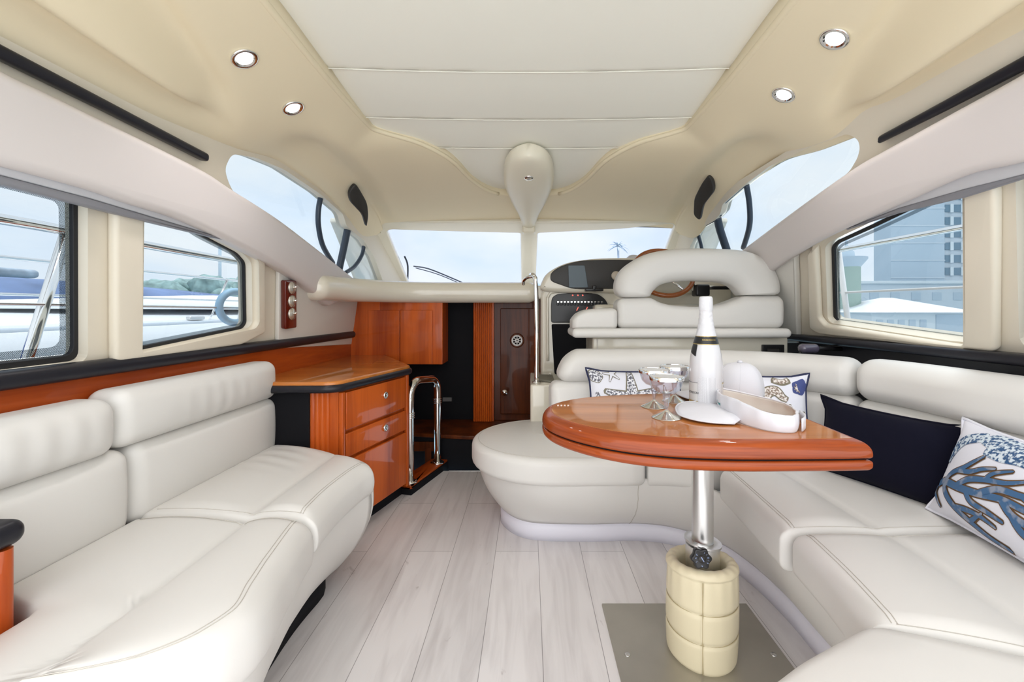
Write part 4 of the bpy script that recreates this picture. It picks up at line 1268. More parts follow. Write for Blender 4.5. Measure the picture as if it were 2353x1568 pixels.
# ---- helm console
def console():
    D = 2.78
    t = thing('helm_console', 'cream helm console with black switch and instrument panels', 'console', (.6, 2.9, .2))
    def pl(pts, n=5, sm_=True):
        q = c2(pts, n) if sm_ else pts
        return [(P(x, y, D).x, P(x, y, D).z) for x, y in q]
    # lower body
    x0 = P(1243, 0, D).x
    body = rounded([(x0, .25), (1.30, .25), (1.30, 1.16), (x0 + .03, 1.16), (x0, 1.11)], .03)
    link('body', *slab(body, [], (0, D + .6, 0), (1, 0, 0), (0, 0, 1), .6, .02), M['gel'], t, auto=50)
    # raised binnacle
    bin_ = [(1245, 668), (1246, 645), (1262, 625), (1300, 606), (1350, 597), (1400, 594), (1455, 594), (1510, 598), (1560, 612), (1590, 640), (1590, 672), (1540, 676), (1460, 676), (1380, 674), (1300, 674)]
    link('binnacle', *slab(pl(bin_), [], (0, D + .38, 0), (1, 0, 0), (0, 0, 1), .42, .03), M['gel'], t, auto=60)
    ov = [(1264, 640), (1268, 627), (1290, 613), (1330, 602), (1380, 599), (1430, 599), (1480, 602), (1500, 618), (1490, 645), (1460, 657), (1420, 664), (1380, 665), (1320, 665), (1285, 655), (1268, 648)]
    ip = link('instrument_panel', *slab(pl(ov), [], (0, D - .035, 0), (1, 0, 0), (0, 0, 1), .012, .005), M['blackdash'], t, auto=50)
    lab(ip, 'black oval instrument panel')
    scr = [(1304, 612), (1341, 612), (1349, 662), (1306, 662)]
    link('screen', *slab(rounded(pl(scr, 1, False), .006), [], (0, D - .046, 0), (1, 0, 0), (0, 0, 1), .004, .001), mat('dim_blue_screen', (.05, .08, .10), .25), ip, smooth=False)
    g = P(1415, 634, D - .05)
    gg = link('gauge', *lathe([(0, 0), (.028, 0), (.029, .005), (.024, .009), (0, .009)], 28, g, Matrix.Rotation(radians(90), 3, 'X')), mat('beige_gauge', (.50, .44, .36), .4), ip)
    # compass dome on top of the binnacle
    cd = P(1455, 600, D + .12)
    link('compass', *lathe([(.05, -.03), (.05, 0), (.046, .02), (.03, .036), (0, .042)], 24, cd), M['white'], t)
    # upper switch panel with rocker switches
    sw = [(1266, 742), (1266, 700), (1268, 684), (1280, 676), (1310, 674), (1350, 674), (1375, 677), (1390, 688), (1398, 704), (1402, 742)]
    q = pl(rounded([Vector(p) for p in sw], 6, 3), 1, False)
    sp2 = link('switch_board', *slab(q, [], (0, D - .001, 0), (1, 0, 0), (0, 0, 1), .014, .004), M['blackpl'], t, auto=40)
    lab(sp2, 'black rounded switch board')
    for i in range(14):
        a = P(1282 + i * 7.75, 697, D - .016)
        link('rocker_switch', *rbox((.016, .014, .028), .003, (1, 1, 1), 2, at=(a.x, a.y - .004, a.z)), M['blackpl'], sp2, auto=40)
        link('switch_cap', *box(a.x - .006, a.x + .006, a.y - .0125, a.y - .0115, a.z + .004, a.z + .012, .0004), M['chrome'], sp2, smooth=False)
    for x in (1316, 1328, 1339):
        a = P(x, 679, D - .016)
        link('indicator', *lathe([(0, 0), (.005, 0), (.004, .004), (0, .005)], 12, a, Matrix.Rotation(radians(90), 3, 'X')), M['redled'], sp2)
    for x in (1327, 1348):
        a, b = P(x - 2, 714, D - .018), P(x + 2, 706, D - .018)
        link('indicator', *tube([a, b], .003, 6), M['redled'], sp2)
    lo = [(1267, 745), (1400, 745), (1400, 860), (1274, 860)]
    lab(link('lower_panel', *slab(rounded(pl(lo, 1, False), .012), [], (0, D - .001, 0), (1, 0, 0), (0, 0, 1), .012, .003), M['blkm'], t, auto=40), 'black lower panel')
    # raised lip around the switch panel
    lipq = [P(x, y, D - .006) for x, y in [(1259, 830), (1258, 700), (1260, 682), (1270, 672), (1310, 670), (1370, 671), (1420, 660)]]
    link('moulded_lip', *tube(cr(lipq, 6), .009, 8), M['gel'], t)
    # small black tray on the shelf between the panels
    a = P(1364, 667, D - .05)
    tr = thing('phone_holder', 'small black holder on the console between its two black panels', 'holder', (a.x, a.y, a.z))
    link('tray', *rbox((.11, .09, .016), .004, (1, 1, 1), 2, at=(a.x, a.y, a.z)), M['blackpl'], tr, auto=40)
    link('clip', *rbox((.022, .03, .03), .004, (1, 1, 1), 2, at=(a.x, a.y - .03, a.z + .012)), M['blackpl'], tr, auto=40)
    # column left of the console with the grab pole
    cm_ = thing('grab_pole', 'tall polished steel grab pole beside the helm console', 'grab pole', (P(1232, 0, 2.36).x, 2.36, .61))
    x = P(1233, 0, 2.36).x
    pts = [(x, 2.36, .612), (x, 2.36, .9), (x - .006, 2.36, 1.15), (x - .012, 2.37, 1.185), (x - .020, 2.385, 1.198), (x - .03, 2.42, 1.200)]
    link('pole', *tube(cr([Vector(p) for p in pts], 6), .0125, 14), M['chrome'], cm_)
    pts = [(x, 2.385, .80), (x + .004, 2.385, .95), (x, 2.385, 1.12), (x - .008, 2.375, 1.18)]
    link('pole_return', *tube(cr([Vector(p) for p in pts], 6), .010, 12), M['chrome'], cm_)
    link('branch', *tube(cr([Vector(p) for p in [(x - .01, 2.375, 1.19), (x - .05, 2.40, 1.185), (x - .07, 2.44, 1.17), (x - .072, 2.46, 1.15)]], 5), .0085, 10), M['chrome'], cm_)
    link('flange', *lathe([(0, 0), (.024, 0), (.024, .004), (.015, .008), (0, .008)], 24, (x, 2.36, .6115)), M['chrome'], cm_)
    bb = link('pole_plinth', *ngon_prism(rounded([(.008, 2.29), (.135, 2.29), (.145, 2.50), (.145, 2.76), (.008, 2.76)], .02), .3, .611, .01), M['gel'], auto=50)
    tag(bb, 'cream moulded block carrying the grab pole', 'plinth')
    gm = link('floor_mat', *ngon_prism(rounded([(.04, 2.42), (.14, 2.34), (.142, 2.6), (.05, 2.6)], .02), .612, .622, .004), mat('olive_carpet', (.22, .21, .17), .95, bump=.3, bscale=200), auto=50)
    tag(gm, 'small grey-green mat pad beside the foot of the grab pole', 'mat')
console()

# ---- steering wheel, throttle
def wheel():
    c = P(1524, 626, 2.56)
    t = thing('steering_wheel', 'varnished wooden steering wheel behind the helm seat', 'steering wheel', c)
    Rm = Matrix.Rotation(radians(-35), 3, 'X')
    R = .172
    def w(a, r, y=0): return c + Rm @ Vector((r * cos(a), y, r * sin(a)))
    link('rim', *tube([w(2 * pi * k / 48, R) for k in range(48)], .014, 12, True), M['wheel'], t)
    for k in range(5):
        a = pi / 2 + 2 * pi * k / 5
        link('spoke', *tube([w(a, .03, .02), w(a, .08, .012), w(a, R, 0)], .007, 8), M['chrome'], t)
    link('hub', *lathe([(0, -.01), (.03, -.01), (.038, 0), (.036, .03), (0, .03)], 24, c, Rm @ Matrix.Rotation(radians(-90), 3, 'X')), M['blackpl'], t)
    link('column', *tube([w(0, 0, .02), P(1530, 640, 2.85)], .035, 14), M['blackpl'], t)
    q = P(1610, 668, 2.62)
    t2 = thing('throttle_lever', 'black engine throttle unit seen through the seat back opening', 'throttle', q)
    link('housing', *rbox((.085, .08, .07), .012, (1, 1, 1), 3, at=q), M['blackpl'], t2, auto=50)
    link('lever', *tube([q + Vector((-.045, 0, 0)), q + Vector((-.048, -.01, .06)), q + Vector((-.03, -.01, .09))], .008, 10), M['chrome'], t2)
    link('lever_grip', *rbox((.05, .025, .025), .010, (1, 1, 1), 3, at=q + Vector((-.01, -.01, .095))), M['blackpl'], t2)
    q = P(1655, 662, 2.66)
    t3 = link('trim_control', *rbox((.12, .06, .02), .006, (1, 1, 1), 2, at=q), M['blackpl'], auto=40); tag(t3, 'flat black control pad to the right of the throttle', 'control')
    # sloping console deck under them
    V, F = box(.40, 1.28, 2.63, 2.779, .30, 1.04, .02)
    s = link('console_deck', V, F, M['gel'], auto=50); tag(s, 'cream console deck behind the helm seat opening', 'console')
wheel()

# ---- dim glass knob on the right black lining
def cup():
    q = P(1858, 801, 1.95)
    t = thing('swivel_light', 'small smoky oval swivel light on the black lining by the seat box', 'lamp', q)
    link('oval_lens', *rbox((.085, .05, .042), .02, (2, 1, 1), 5, at=q), mat('smoky_lens', (.09, .08, .12), .12, coat=1), t)
    link('bracket', *tube([q + Vector((-.035, 0, -.01)), q + Vector((-.045, .0, -.05))], .006, 8), M['blackpl'], t)
    link('wall_arm', *tube([q, (1.416, q.y + .02, q.z - .005)], .010, 8), M['blackpl'], t)
cup()

# ================================================================== TABLE
TX, TY = .507, 1.27
TZ = .73
def table():
    t = thing('dining_table', 'varnished D-shaped folding table on a steel post', 'table', (TX, TY, 0))
    out = [(.66, .896), (.55, .893), (.42, .893), (.30, .908), (.20, .945), (.115, 1.01), (.058, 1.09), (.037, 1.175), (.052, 1.265), (.11, 1.34), (.20, 1.395), (.32, 1.43), (.45, 1.447), (.60, 1.45)]
    core = [(p.x, p.y) for p in cr([(a, b, 0) for a, b in out], 6)]
    pl = core + [(.730, 1.452), (.712, .900)]
    def leaf(z0, z1, r, rb, name, m, parent):
        return link(name, *ngon_prism(pl, z0, z1, r, 8, rb), m, parent, auto=50)
    lab(leaf(.6935, TZ - .0005, .026, .006, 'upper_leaf', M['tableedge'], t), 'upper table leaf')
    ins = inset(pl, .0262)
    lf = [c for c in t.children if c.name.startswith('upper_leaf')][0]
    link('leaf_surface', *ngon_prism(ins, TZ - .001, TZ, .0003, 1, .0003), M['tabletop'], lf, smooth=False)
    lab(leaf(.667, .690, .006, .012, 'lower_leaf', M['tableedge'], t), 'lower folded leaf')
    link('hinge_gap', *ngon_prism(inset(pl, .008), .689, .694, .001, 1, .001), M['blkm'], t, smooth=False)
    link('post', *lathe([(.0, .30), (.030, .30), (.030, .667), (0, .667)], 40, (TX, TY, 0)), M['steel'], t, auto=40)
    link('post_sleeve', *lathe([(.0, .012), (.042, .012), (.042, .318), (0, .318)], 40, (TX, TY, 0)), M['steel'], t, auto=40)
    Rt = Matrix.Rotation(radians(7), 3, 'Y')
    link('collar', *lathe([(.032, 0), (.046, 0), (.052, .004), (.052, .010), (.034, .011), (.031, .009)], 40, (TX, TY, .322), Rt), M['steel'], t, auto=40)
    lab(link('sleeve_band', *lathe([(.0425, .255), (.047, .257), (.047, .322), (.0425, .322)], 40, (TX, TY, 0)), M['steel'], t, auto=40), 'steel clamp band')
    # star knob
    k = Vector((P(1607, 1280, 1.205))); Rk = Matrix.Rotation(radians(-8), 3, 'X')
    star = []
    for i in range(84):
        a = 2 * pi * i / 84 + .15; r = .0262 + .0026 * cos(6 * a)
        star.append((r * cos(a), r * sin(a)))
    kb = link('clamp_knob', *slab(star, [], k, (1, 0, 0), (0, sin(radians(12)), cos(radians(12))), .020, .005, 4), M['blackpl'], t, auto=60)
    Uk = Vector((1, 0, 0)); Vk = Vector((0, sin(radians(12)), cos(radians(12)))); Nk = Uk.cross(Vk)
    link('knob_cap', *lathe([(0, .0), (.0105, 0), (.0105, .0015), (0, .002)], 24, k + Nk * .0195, Matrix((Uk, Vk, Nk)).transposed()), M['blackdash'], kb)
    mk = MB()
    mk.add(tube([k + Nk * .0220 + Uk * -.003 + Vk * .006, k + Nk * .0220 + Uk * .004 + Vk * -.006], .0014, 6))
    mk.link('knob_mark', mat('pale_blue_mark', (.30, .38, .60), .5), kb)
    mk = MB()
    for ch, an in (('C', 140), ('K', 170), ('L', 200), ('I', 65), ('I', 40), ('D', 10), ('I', -12), ('S', -35), ('R', -95)):
        V, F = text_mesh(ch, .0062, .0002); a = radians(an)
        Rz = Matrix.Rotation(a - pi / 2, 3, 'Z')
        V = [Rz @ v + Vector((.0170 * cos(a), .0170 * sin(a), 0)) for v in V]
        mk.add(([k + Nk * .0203 + Uk * v.x + Vk * v.y + Nk * v.z for v in V], F))
    mk.link('knob_lettering', bpy.data.materials['pale_blue_mark'], kb, smooth=False)
    link('knob_stud', *tube([k + Nk * -.002, Vector((TX, TY, k.z + .012))], .008, 10), M['blackpl'], kb)
    # floor plate
    pm = link('base_plate', *box(.248, .738, 1.045, 1.477, -.002, .008, .002), M['plate'], t, smooth=False)
    for x, y in ((.2845, 1.255), (.706, 1.255)):
        link('screw', *lathe([(0, .0), (.0075, 0), (.0085, .001), (.007, .003), (.003, .0015), (0, .001)], 20, (x, y, .008)), M['steel'], pm)
    # quilted cover round the foot of the post
    def cv(u, v):
        a = 2 * pi * u
        H = .284
        if v < .62:
            k_ = v / .62; z = .008 + k_ * (H - .03); r = .094 + .006 * sin(pi * k_) ** .5
            for q in (.33, .64, .0): r -= .004 * exp(-((k_ - q) / .02) ** 2)
            r -= .004 * exp(-((((a + .36 + pi / 2) % (2 * pi)) - .0) / .03) ** 2) + .004 * exp(-((((a + .36 + pi / 2) % (2 * pi)) - 2 * pi) / .03) ** 2)
            r += .0015 * sin(3 * a + 9 * z) + .001 * sin(17 * a) * k_ ** 3
        elif v < .85:
            b = (v - .62) / .23 * pi; r = .0825 + .0175 * cos(b) + .0006 * sin(19 * a) * sin(b); z = .008 + H - .03 + .0175 * sin(b) + .0008 * sin(19 * a + 1) * sin(b)
        else:
            k_ = (v - .85) / .15; r = .065 - .008 * k_; z = .008 + H - .03 - .12 * k_
        z += .014 * cos(a + radians(90)) * max(0, v - .2)
        return (TX - .003 + r * cos(a), TY + r * sin(a), z)
    cvr = link('post_cover', *grid(cv, 160, 90, True), M['cover'], t); lab(cvr, 'quilted cream vinyl cover wrapped around the foot of the post')
    for q in (.33, .64):
        z = .008 + q * .254
        link('quilt_seam', *tube([(TX - .003 + .0968 * cos(2 * pi * i / 60), TY + .0968 * sin(2 * pi * i / 60), z + .014 * cos(2 * pi * i / 60 + radians(90)) * max(0, q * .62 - .2)) for i in range(60)], .0011, 5, True), M['quilt'], cvr)
    a = -pi / 2 - .36 + .02
    link('quilt_seam', *tube([(TX - .003 + .0975 * cos(a), TY + .0975 * sin(a), .012 + .25 * i / 12) for i in range(13)], .0014, 5), M['quilt'], cvr)
table()

# ================================================================== THINGS ON THE TABLE
def bottle():
    x, y = .4985, 1.225
    t = thing('champagne_bottle', 'white enamelled champagne bottle with black neck band', 'bottle', (x, y, TZ))
    prof = [(0, 0), (.036, 0), (.041, .003), (.0435, .009), (.0440, .03), (.0445, .09), (.0440, .115), (.0425, .135), (.0385, .158), (.0325, .180), (.0265, .200), (.0215, .222), (.0180, .245), (.0162, .265), (.0155, .283)]
    c = (x, y, TZ + .0005)
    b = link('glass_body', *lathe([(p[0], p[1]) for p in [(q.x, q.y) for q in cr([(a, b_, 0) for a, b_ in prof], 3)]], 56, c), M['white'], t, auto=60)
    def rr(z): return interp([p[1] for p in prof[3:]], [p[0] for p in prof[3:]], z)
    # foil with ripples on the neck and wired cap
    def fo(u, v):
        a = 2 * pi * u; z = .198 + .085 * v
        r = rr(z) + .0012 + .0006 * sin(v * 40 + 3 * sin(a * 2)) * v
        return (x + r * cos(a), y + r * sin(a), TZ + z)
    link('neck_foil', *grid(fo, 48, 40, True), M['foil'], t)
    cp = [(.0155, .268), (.0178, .272), (.0182, .280), (.0180, .296), (.0172, .306), (.014, .3105), (.0, .3115)]
    def cf(u, v):
        a = 2 * pi * u; q = cr([(p[0], p[1], 0) for p in cp], 5); i = int(round(v * (len(q) - 1))); p = q[i]
        k = 1 + .05 * abs(cos(2 * a)) ** 6 - .03 * abs(sin(2 * a)) ** 8
        return (x + p.x * k * cos(a), y + p.x * k * sin(a), TZ + p.y)
    link('foil_cap', *grid(cf, 64, 30, True), M['foil'], t)
    def band(z0, z1, a0, a1, off, m, name, par, n=40, skew=0):
        def f(u, v):
            a = radians(a0 + (a1 - a0) * u); z = z0 + (z1 - z0) * v + skew * (u - .5)
            r = rr(z) + off; return (x + r * cos(a), y + r * sin(a), TZ + z)
        return link(name, *grid(f, n, 6), m, par)
    nb = band(.178, .200, -200, 20, .0012, M['blackpl'], 'neck_band', t); lab(nb, 'glossy black neck band')
    band(.1775, .179, -200, 20, .0016, M['gold'], 'gold_line', nb); band(.1990, .2003, -200, 20, .0016, M['gold'], 'gold_line', nb)
    tg = band(.150, .182, -190, -150, .0010, M['blackpl'], 'neck_ribbon', t, skew=-.012); lab(tg, 'black ribbon end of the neck band')
    def wrap_text(body, size, ac, z, m, par, name, off=.0016):
        V, F = text_mesh(body, size, .0001, bold=size * .01)
        out = []
        for v in V:
            r = rr(z + v.y) + off + v.z; a = radians(ac) + v.x / r
            out.append(Vector((x + r * cos(a), y + r * sin(a), TZ + z + v.y)))
        return link(name, out, F, m, par, smooth=False)
    wrap_text('RHONE RDN ICE', .0050, -95, .190, M['gold'], nb, 'gold_lettering')
    # the labels, left and right, with a dotted panel between them
    l1 = band(.010, .072, -232, -140, .0006, M['label'], 'front_label', t)
    band(.0715, .0725, -232, -140, .0009, M['ink'], 'label_line', l1)
    band(.012, .022, -232, -139, .0009, M['gold'], 'gold_strip', l1)
    wrap_text('GORDON', .0085, -161, .044, M['ink'], l1, 'label_lettering', .0010)
    wrap_text('ICE', .0075, -147, .0172, M['label'], l1, 'strip_lettering', .0012)
    l2 = band(.010, .072, -46, 40, .0006, M['label'], 'back_label', t)
    band(.070, .073, -46, 40, .0009, M['gold'], 'gold_strip', l2); band(.009, .012, -46, 40, .0009, M['gold'], 'gold_strip', l2)
    wrap_text('GH', .007, -27, .062, M['ink'], l2, 'label_lettering', .0010)
    for i, w in enumerate((24, 22, 20, 24, 18, 22)):
        band(.030 - .003 * i, .0308 - .003 * i, -42, -42 + w, .0009, M['ink'] if i == 0 else M['stitch'], 'label_print_line', l2, 8)
    m = bpy.data.materials.new('dotted_enamel'); m.use_nodes = True
    tt = m.node_tree; bb = tt.nodes['Principled BSDF']; bb.inputs['Roughness'].default_value = .2
    cc = N(tt, 'ShaderNodeTexCoord'); kk = N(tt, 'ShaderNodeMapping'); kk.inputs['Rotation'].default_value = (0, radians(35), 0); kk.inputs['Scale'].default_value = (430, 430, 430)
    vo = N(tt, 'ShaderNodeTexVoronoi'); vo.inputs['Randomness'].default_value = 0; vo.inputs['Scale'].default_value = 1
    rp = N(tt, 'ShaderNodeValToRGB'); rp.color_ramp.elements[0].position = .30; rp.color_ramp.elements[0].color = (.44, .44, .46, 1); rp.color_ramp.elements[1].position = .42; rp.color_ramp.elements[1].color = (.62, .62, .64, 1)
    tt.links.new(cc.outputs['Object'], kk.inputs[0]); tt.links.new(kk.outputs[0], vo.inputs['Vector']); tt.links.new(vo.outputs['Distance'], rp.inputs[0]); tt.links.new(rp.outputs[0], bb.inputs['Base Color'])
    band(.006, .088, -139, -47, .0004, m, 'dotted_panel', t)
bottle()

def glasses():
    x, y = .348, 1.100
    t = thing('coupe_glass', 'clear plastic coupe with silver rim, nearest of the three', 'glass', (x, y, TZ), 'silver-rimmed coupes on the table')
    z = TZ + .0005
    foot = [(0, .0), (.033, .0), (.0335, .0015), (.028, .004), (.016, .010), (.007, .016), (.0045, .019), (.0, .019)]
    def ft(u, v):
        q = cr([(a, b, 0) for a, b in foot], 3); p = q[int(round(v * (len(q) - 1)))]
        a = 2 * pi * u; k = 1 + .02 * abs(sin(6 * a))
        return (x + p.x * k * cos(a), y + p.x * k * sin(a), z + p.y)
    lab(link('foot', *grid(ft, 48, 21, True), mat('silvered_foot', (.78, .76, .68), .12, metal=.9), t), 'silvered foot')
    st = [(.0035, .017), (.0035, .020), (.0055, .030), (.008, .045), (.0095, .058), (.0088, .0585), (.0070, .045), (.0045, .030), (.002, .022)]
    link('stem', *lathe(st, 20, (x, y, z)), M['clear'], t)
    bo = [(.0, .058), (.010, .059), (.024, .064), (.034, .074), (.038, .084), (.0395, .090), (.0412, .0945), (.042, .105), (.0410, .1052), (.0402, .0945), (.0382, .0905), (.0368, .084), (.033, .0755), (.0235, .0657), (.010, .0605), (0, .0603)]
    link('bowl', *lathe(bo, 44, (x, y, z)), M['clear'], t)
    lab(link('rim_band', *lathe([(.0418, .0955), (.0424, .0955), (.0430, .1055), (.0420, .1062), (.0405, .1058), (.0403, .0975), (.0408, .0975), (.0412, .1050), (.0420, .1050)], 44, (x, y, z)), M['silver'], t, auto=60), 'silver rim band')
    dup(t, (.005, .125, 0), 'clear plastic coupe with silver rim, leftmost of the three')
    dup(t, (.0875, .200, 0), 'clear plastic coupe with silver rim, rearmost, nearest the bottle')
glasses()

def visor():
    t = thing('sun_visor_hat', 'white cotton sun visor lying in front of the bottle', 'hat', (.54, 1.07, TZ))
    # closed band: control points (x, y, base height, slope outwards)
    pts = [(.503, 1.130, .003, .050, .10), (.503, 1.06, .002, .052, .0), (.530, .988, .001, .040, -.06), (.565, .963, .001, .036, -.06), (.598, .975, .001, .034, -.04), (.636, 1.04, .004, .030, .0), (.640, 1.10, .004, .034, .1), (.605, 1.160, .003, .040, .16), (.55, 1.195, .003, .050, .20), (.522, 1.182, .003, .052, .14)]
    c = Vector((.568, 1.085, 0))
    P5 = [Vector(p[:3]) for p in pts]; H5 = [Vector((p[3], p[4], 0)) for p in pts]
    q = cr(P5, 12, True); hh = cr(H5, 12, True); n = len(q)
    def f(u, v):
        i = int(round(u * n)) % n; p = q[i]; h = hh[i].x; sl = hh[i].y
        o = (Vector((p.x, p.y, 0)) - c).normalized()
        z = p.z + h * v
        wr = .0012 * sin(i * .9) * v
        return (p.x + o.x * (sl * h * v + .004 * sin(pi * v) + wr), p.y + o.y * (sl * h * v + .004 * sin(pi * v) + wr), TZ + z)
    link('headband', *thick(grid(f, n, 12, True), .0025), M['hat'], t)
    def fi(u, v):
        p = Vector(f(u, v * .92 + .03)); o = (Vector((p.x, p.y, 0)) - c).normalized(); return p - o * .0022
    lab(link('lining', *thick(grid(fi, n, 10, True), .0012), M['hatin'], t), 'cream lining')
    link('top_piping', *tube([Vector(f(i / n, 1)) for i in range(n)], .0022, 6, True), M['hat'], t)
    # curved brim, rounded towards the left
    def br(u, v):
        ang = radians(88 - 176 * u)
        p0 = Vector((.525 - .030 * cos(ang), 1.085 + (.062 if ang > 0 else .038) * sin(ang), 0))
        ex = Vector((.500 - .120 * max(0, cos(ang)) ** .62, 1.105 + (.098 if ang > 0 else .080) * sin(ang), 0))
        p = p0.lerp(ex, v)
        z = .018 + .004 * cos(ang) + (.008 * sin(ang) - .006) * v - .008 * v * v * (1 - abs(sin(ang)))
        return (p.x, p.y, TZ + max(.002, z))
    link('brim', *thick(grid(br, 40, 12), .0022), M['hat'], t)
    e = [Vector(br(i / 40, 1)) for i in range(41)]
    link('brim_edge', *tube(e, .0018, 6), M['hat'], t)
    # strap across the opening at the right
    st = []
    for i in range(13):
        a = i / 12; st.append(Vector((.604, .972, 0)).lerp(Vector((.651, 1.055, 0)), a) + Vector((.006, -.006, 0)) * sin(pi * a))
    V, F = grid(lambda u, v: (st[int(round(u * 12))].x + .003, st[int(round(u * 12))].y - .003, TZ + .002 + .028 * v), 12, 3)
    link('strap', *thick((V, F), .0025), M['hat'], t)
    # teal embroidery marks
    def mark(body, size, u0, v0, m, name, inside, rot=0):
        V, F = text_mesh(body, size, .0002, bold=size * .03)
        out = []
        for v in V:
            p = Vector(f((u0 + (v.x if inside else -v.x) / .66) % 1, max(.02, min(1, v0 + v.y / .055))))
            o = (Vector((p.x, p.y, 0)) - c).normalized()
            out.append(p + o * (-.0040 if inside else .0036))
        link(name, out, F, m, t, smooth=False)
    mark('soleil', .014, .0, .55, M['teal'], 'embroidery', False)
    mark('~ pure ~', .012, .93, .62, M['teal'], 'inner_print', True)
visor()

def cap():
    cx, cy = .650, 1.365
    t = thing('baseball_cap', 'white baseball cap with crown and brim standing behind the bottle', 'hat', (cx, cy, TZ))
    R = .087
    def f(u, v):
        a = 2 * pi * u; th = v * pi / 2
        r = R * cos(th) ** .75 * (1 + .02 * cos(6 * a) * sin(2 * th)); z = .104 * sin(th) ** 1.05
        lean = .012 * v
        tuck = -.02 * exp(-((a - radians(330)) / .4) ** 2) * (1 - v)
        return (cx + (r + tuck) * cos(a) * 1.0 + lean, cy + r * sin(a) * .80, TZ + .002 + z)
    link('crown', *thick(grid(f, 72, 24, True), .002), M['hat'], t)
    for k in range(6):
        a = k / 6 + .04
        link('crown_seam', *tube([Vector(f(a, i / 20)) + (Vector(f(a, i / 20)) - Vector((cx, cy, TZ))).normalized() * .0015 for i in range(20)], .0012, 5), M['hat'], t)
    link('button', *lathe([(.008, -.002), (.008, .002), (.005, .005), (0, .006)], 16, (cx + .012, cy, TZ + .110)), M['hat'], t)
    def br(u, v):
        ang = radians(75 - 150 * u)
        p0 = Vector((cx - .086 * cos(ang * .8), cy + .070 * sin(ang * .8), 0)); ex = Vector((cx - .088 - .105 * max(0, cos(ang)) ** .6, cy - .02 + .082 * sin(ang), 0))
        p = p0.lerp(ex, v); z = .006 + .030 * (1 - abs(sin(ang)) ** 2) * (.35 + .65 * (1 - v)) * .8
        return (p.x, p.y, TZ + z)
    link('brim', *thick(grid(br, 36, 12), .0025), M['hat'], t)
    link('brim_edge', *tube([Vector(br(i / 36, 1)) for i in range(37)], .002, 6), M['hat'], t)
cap()

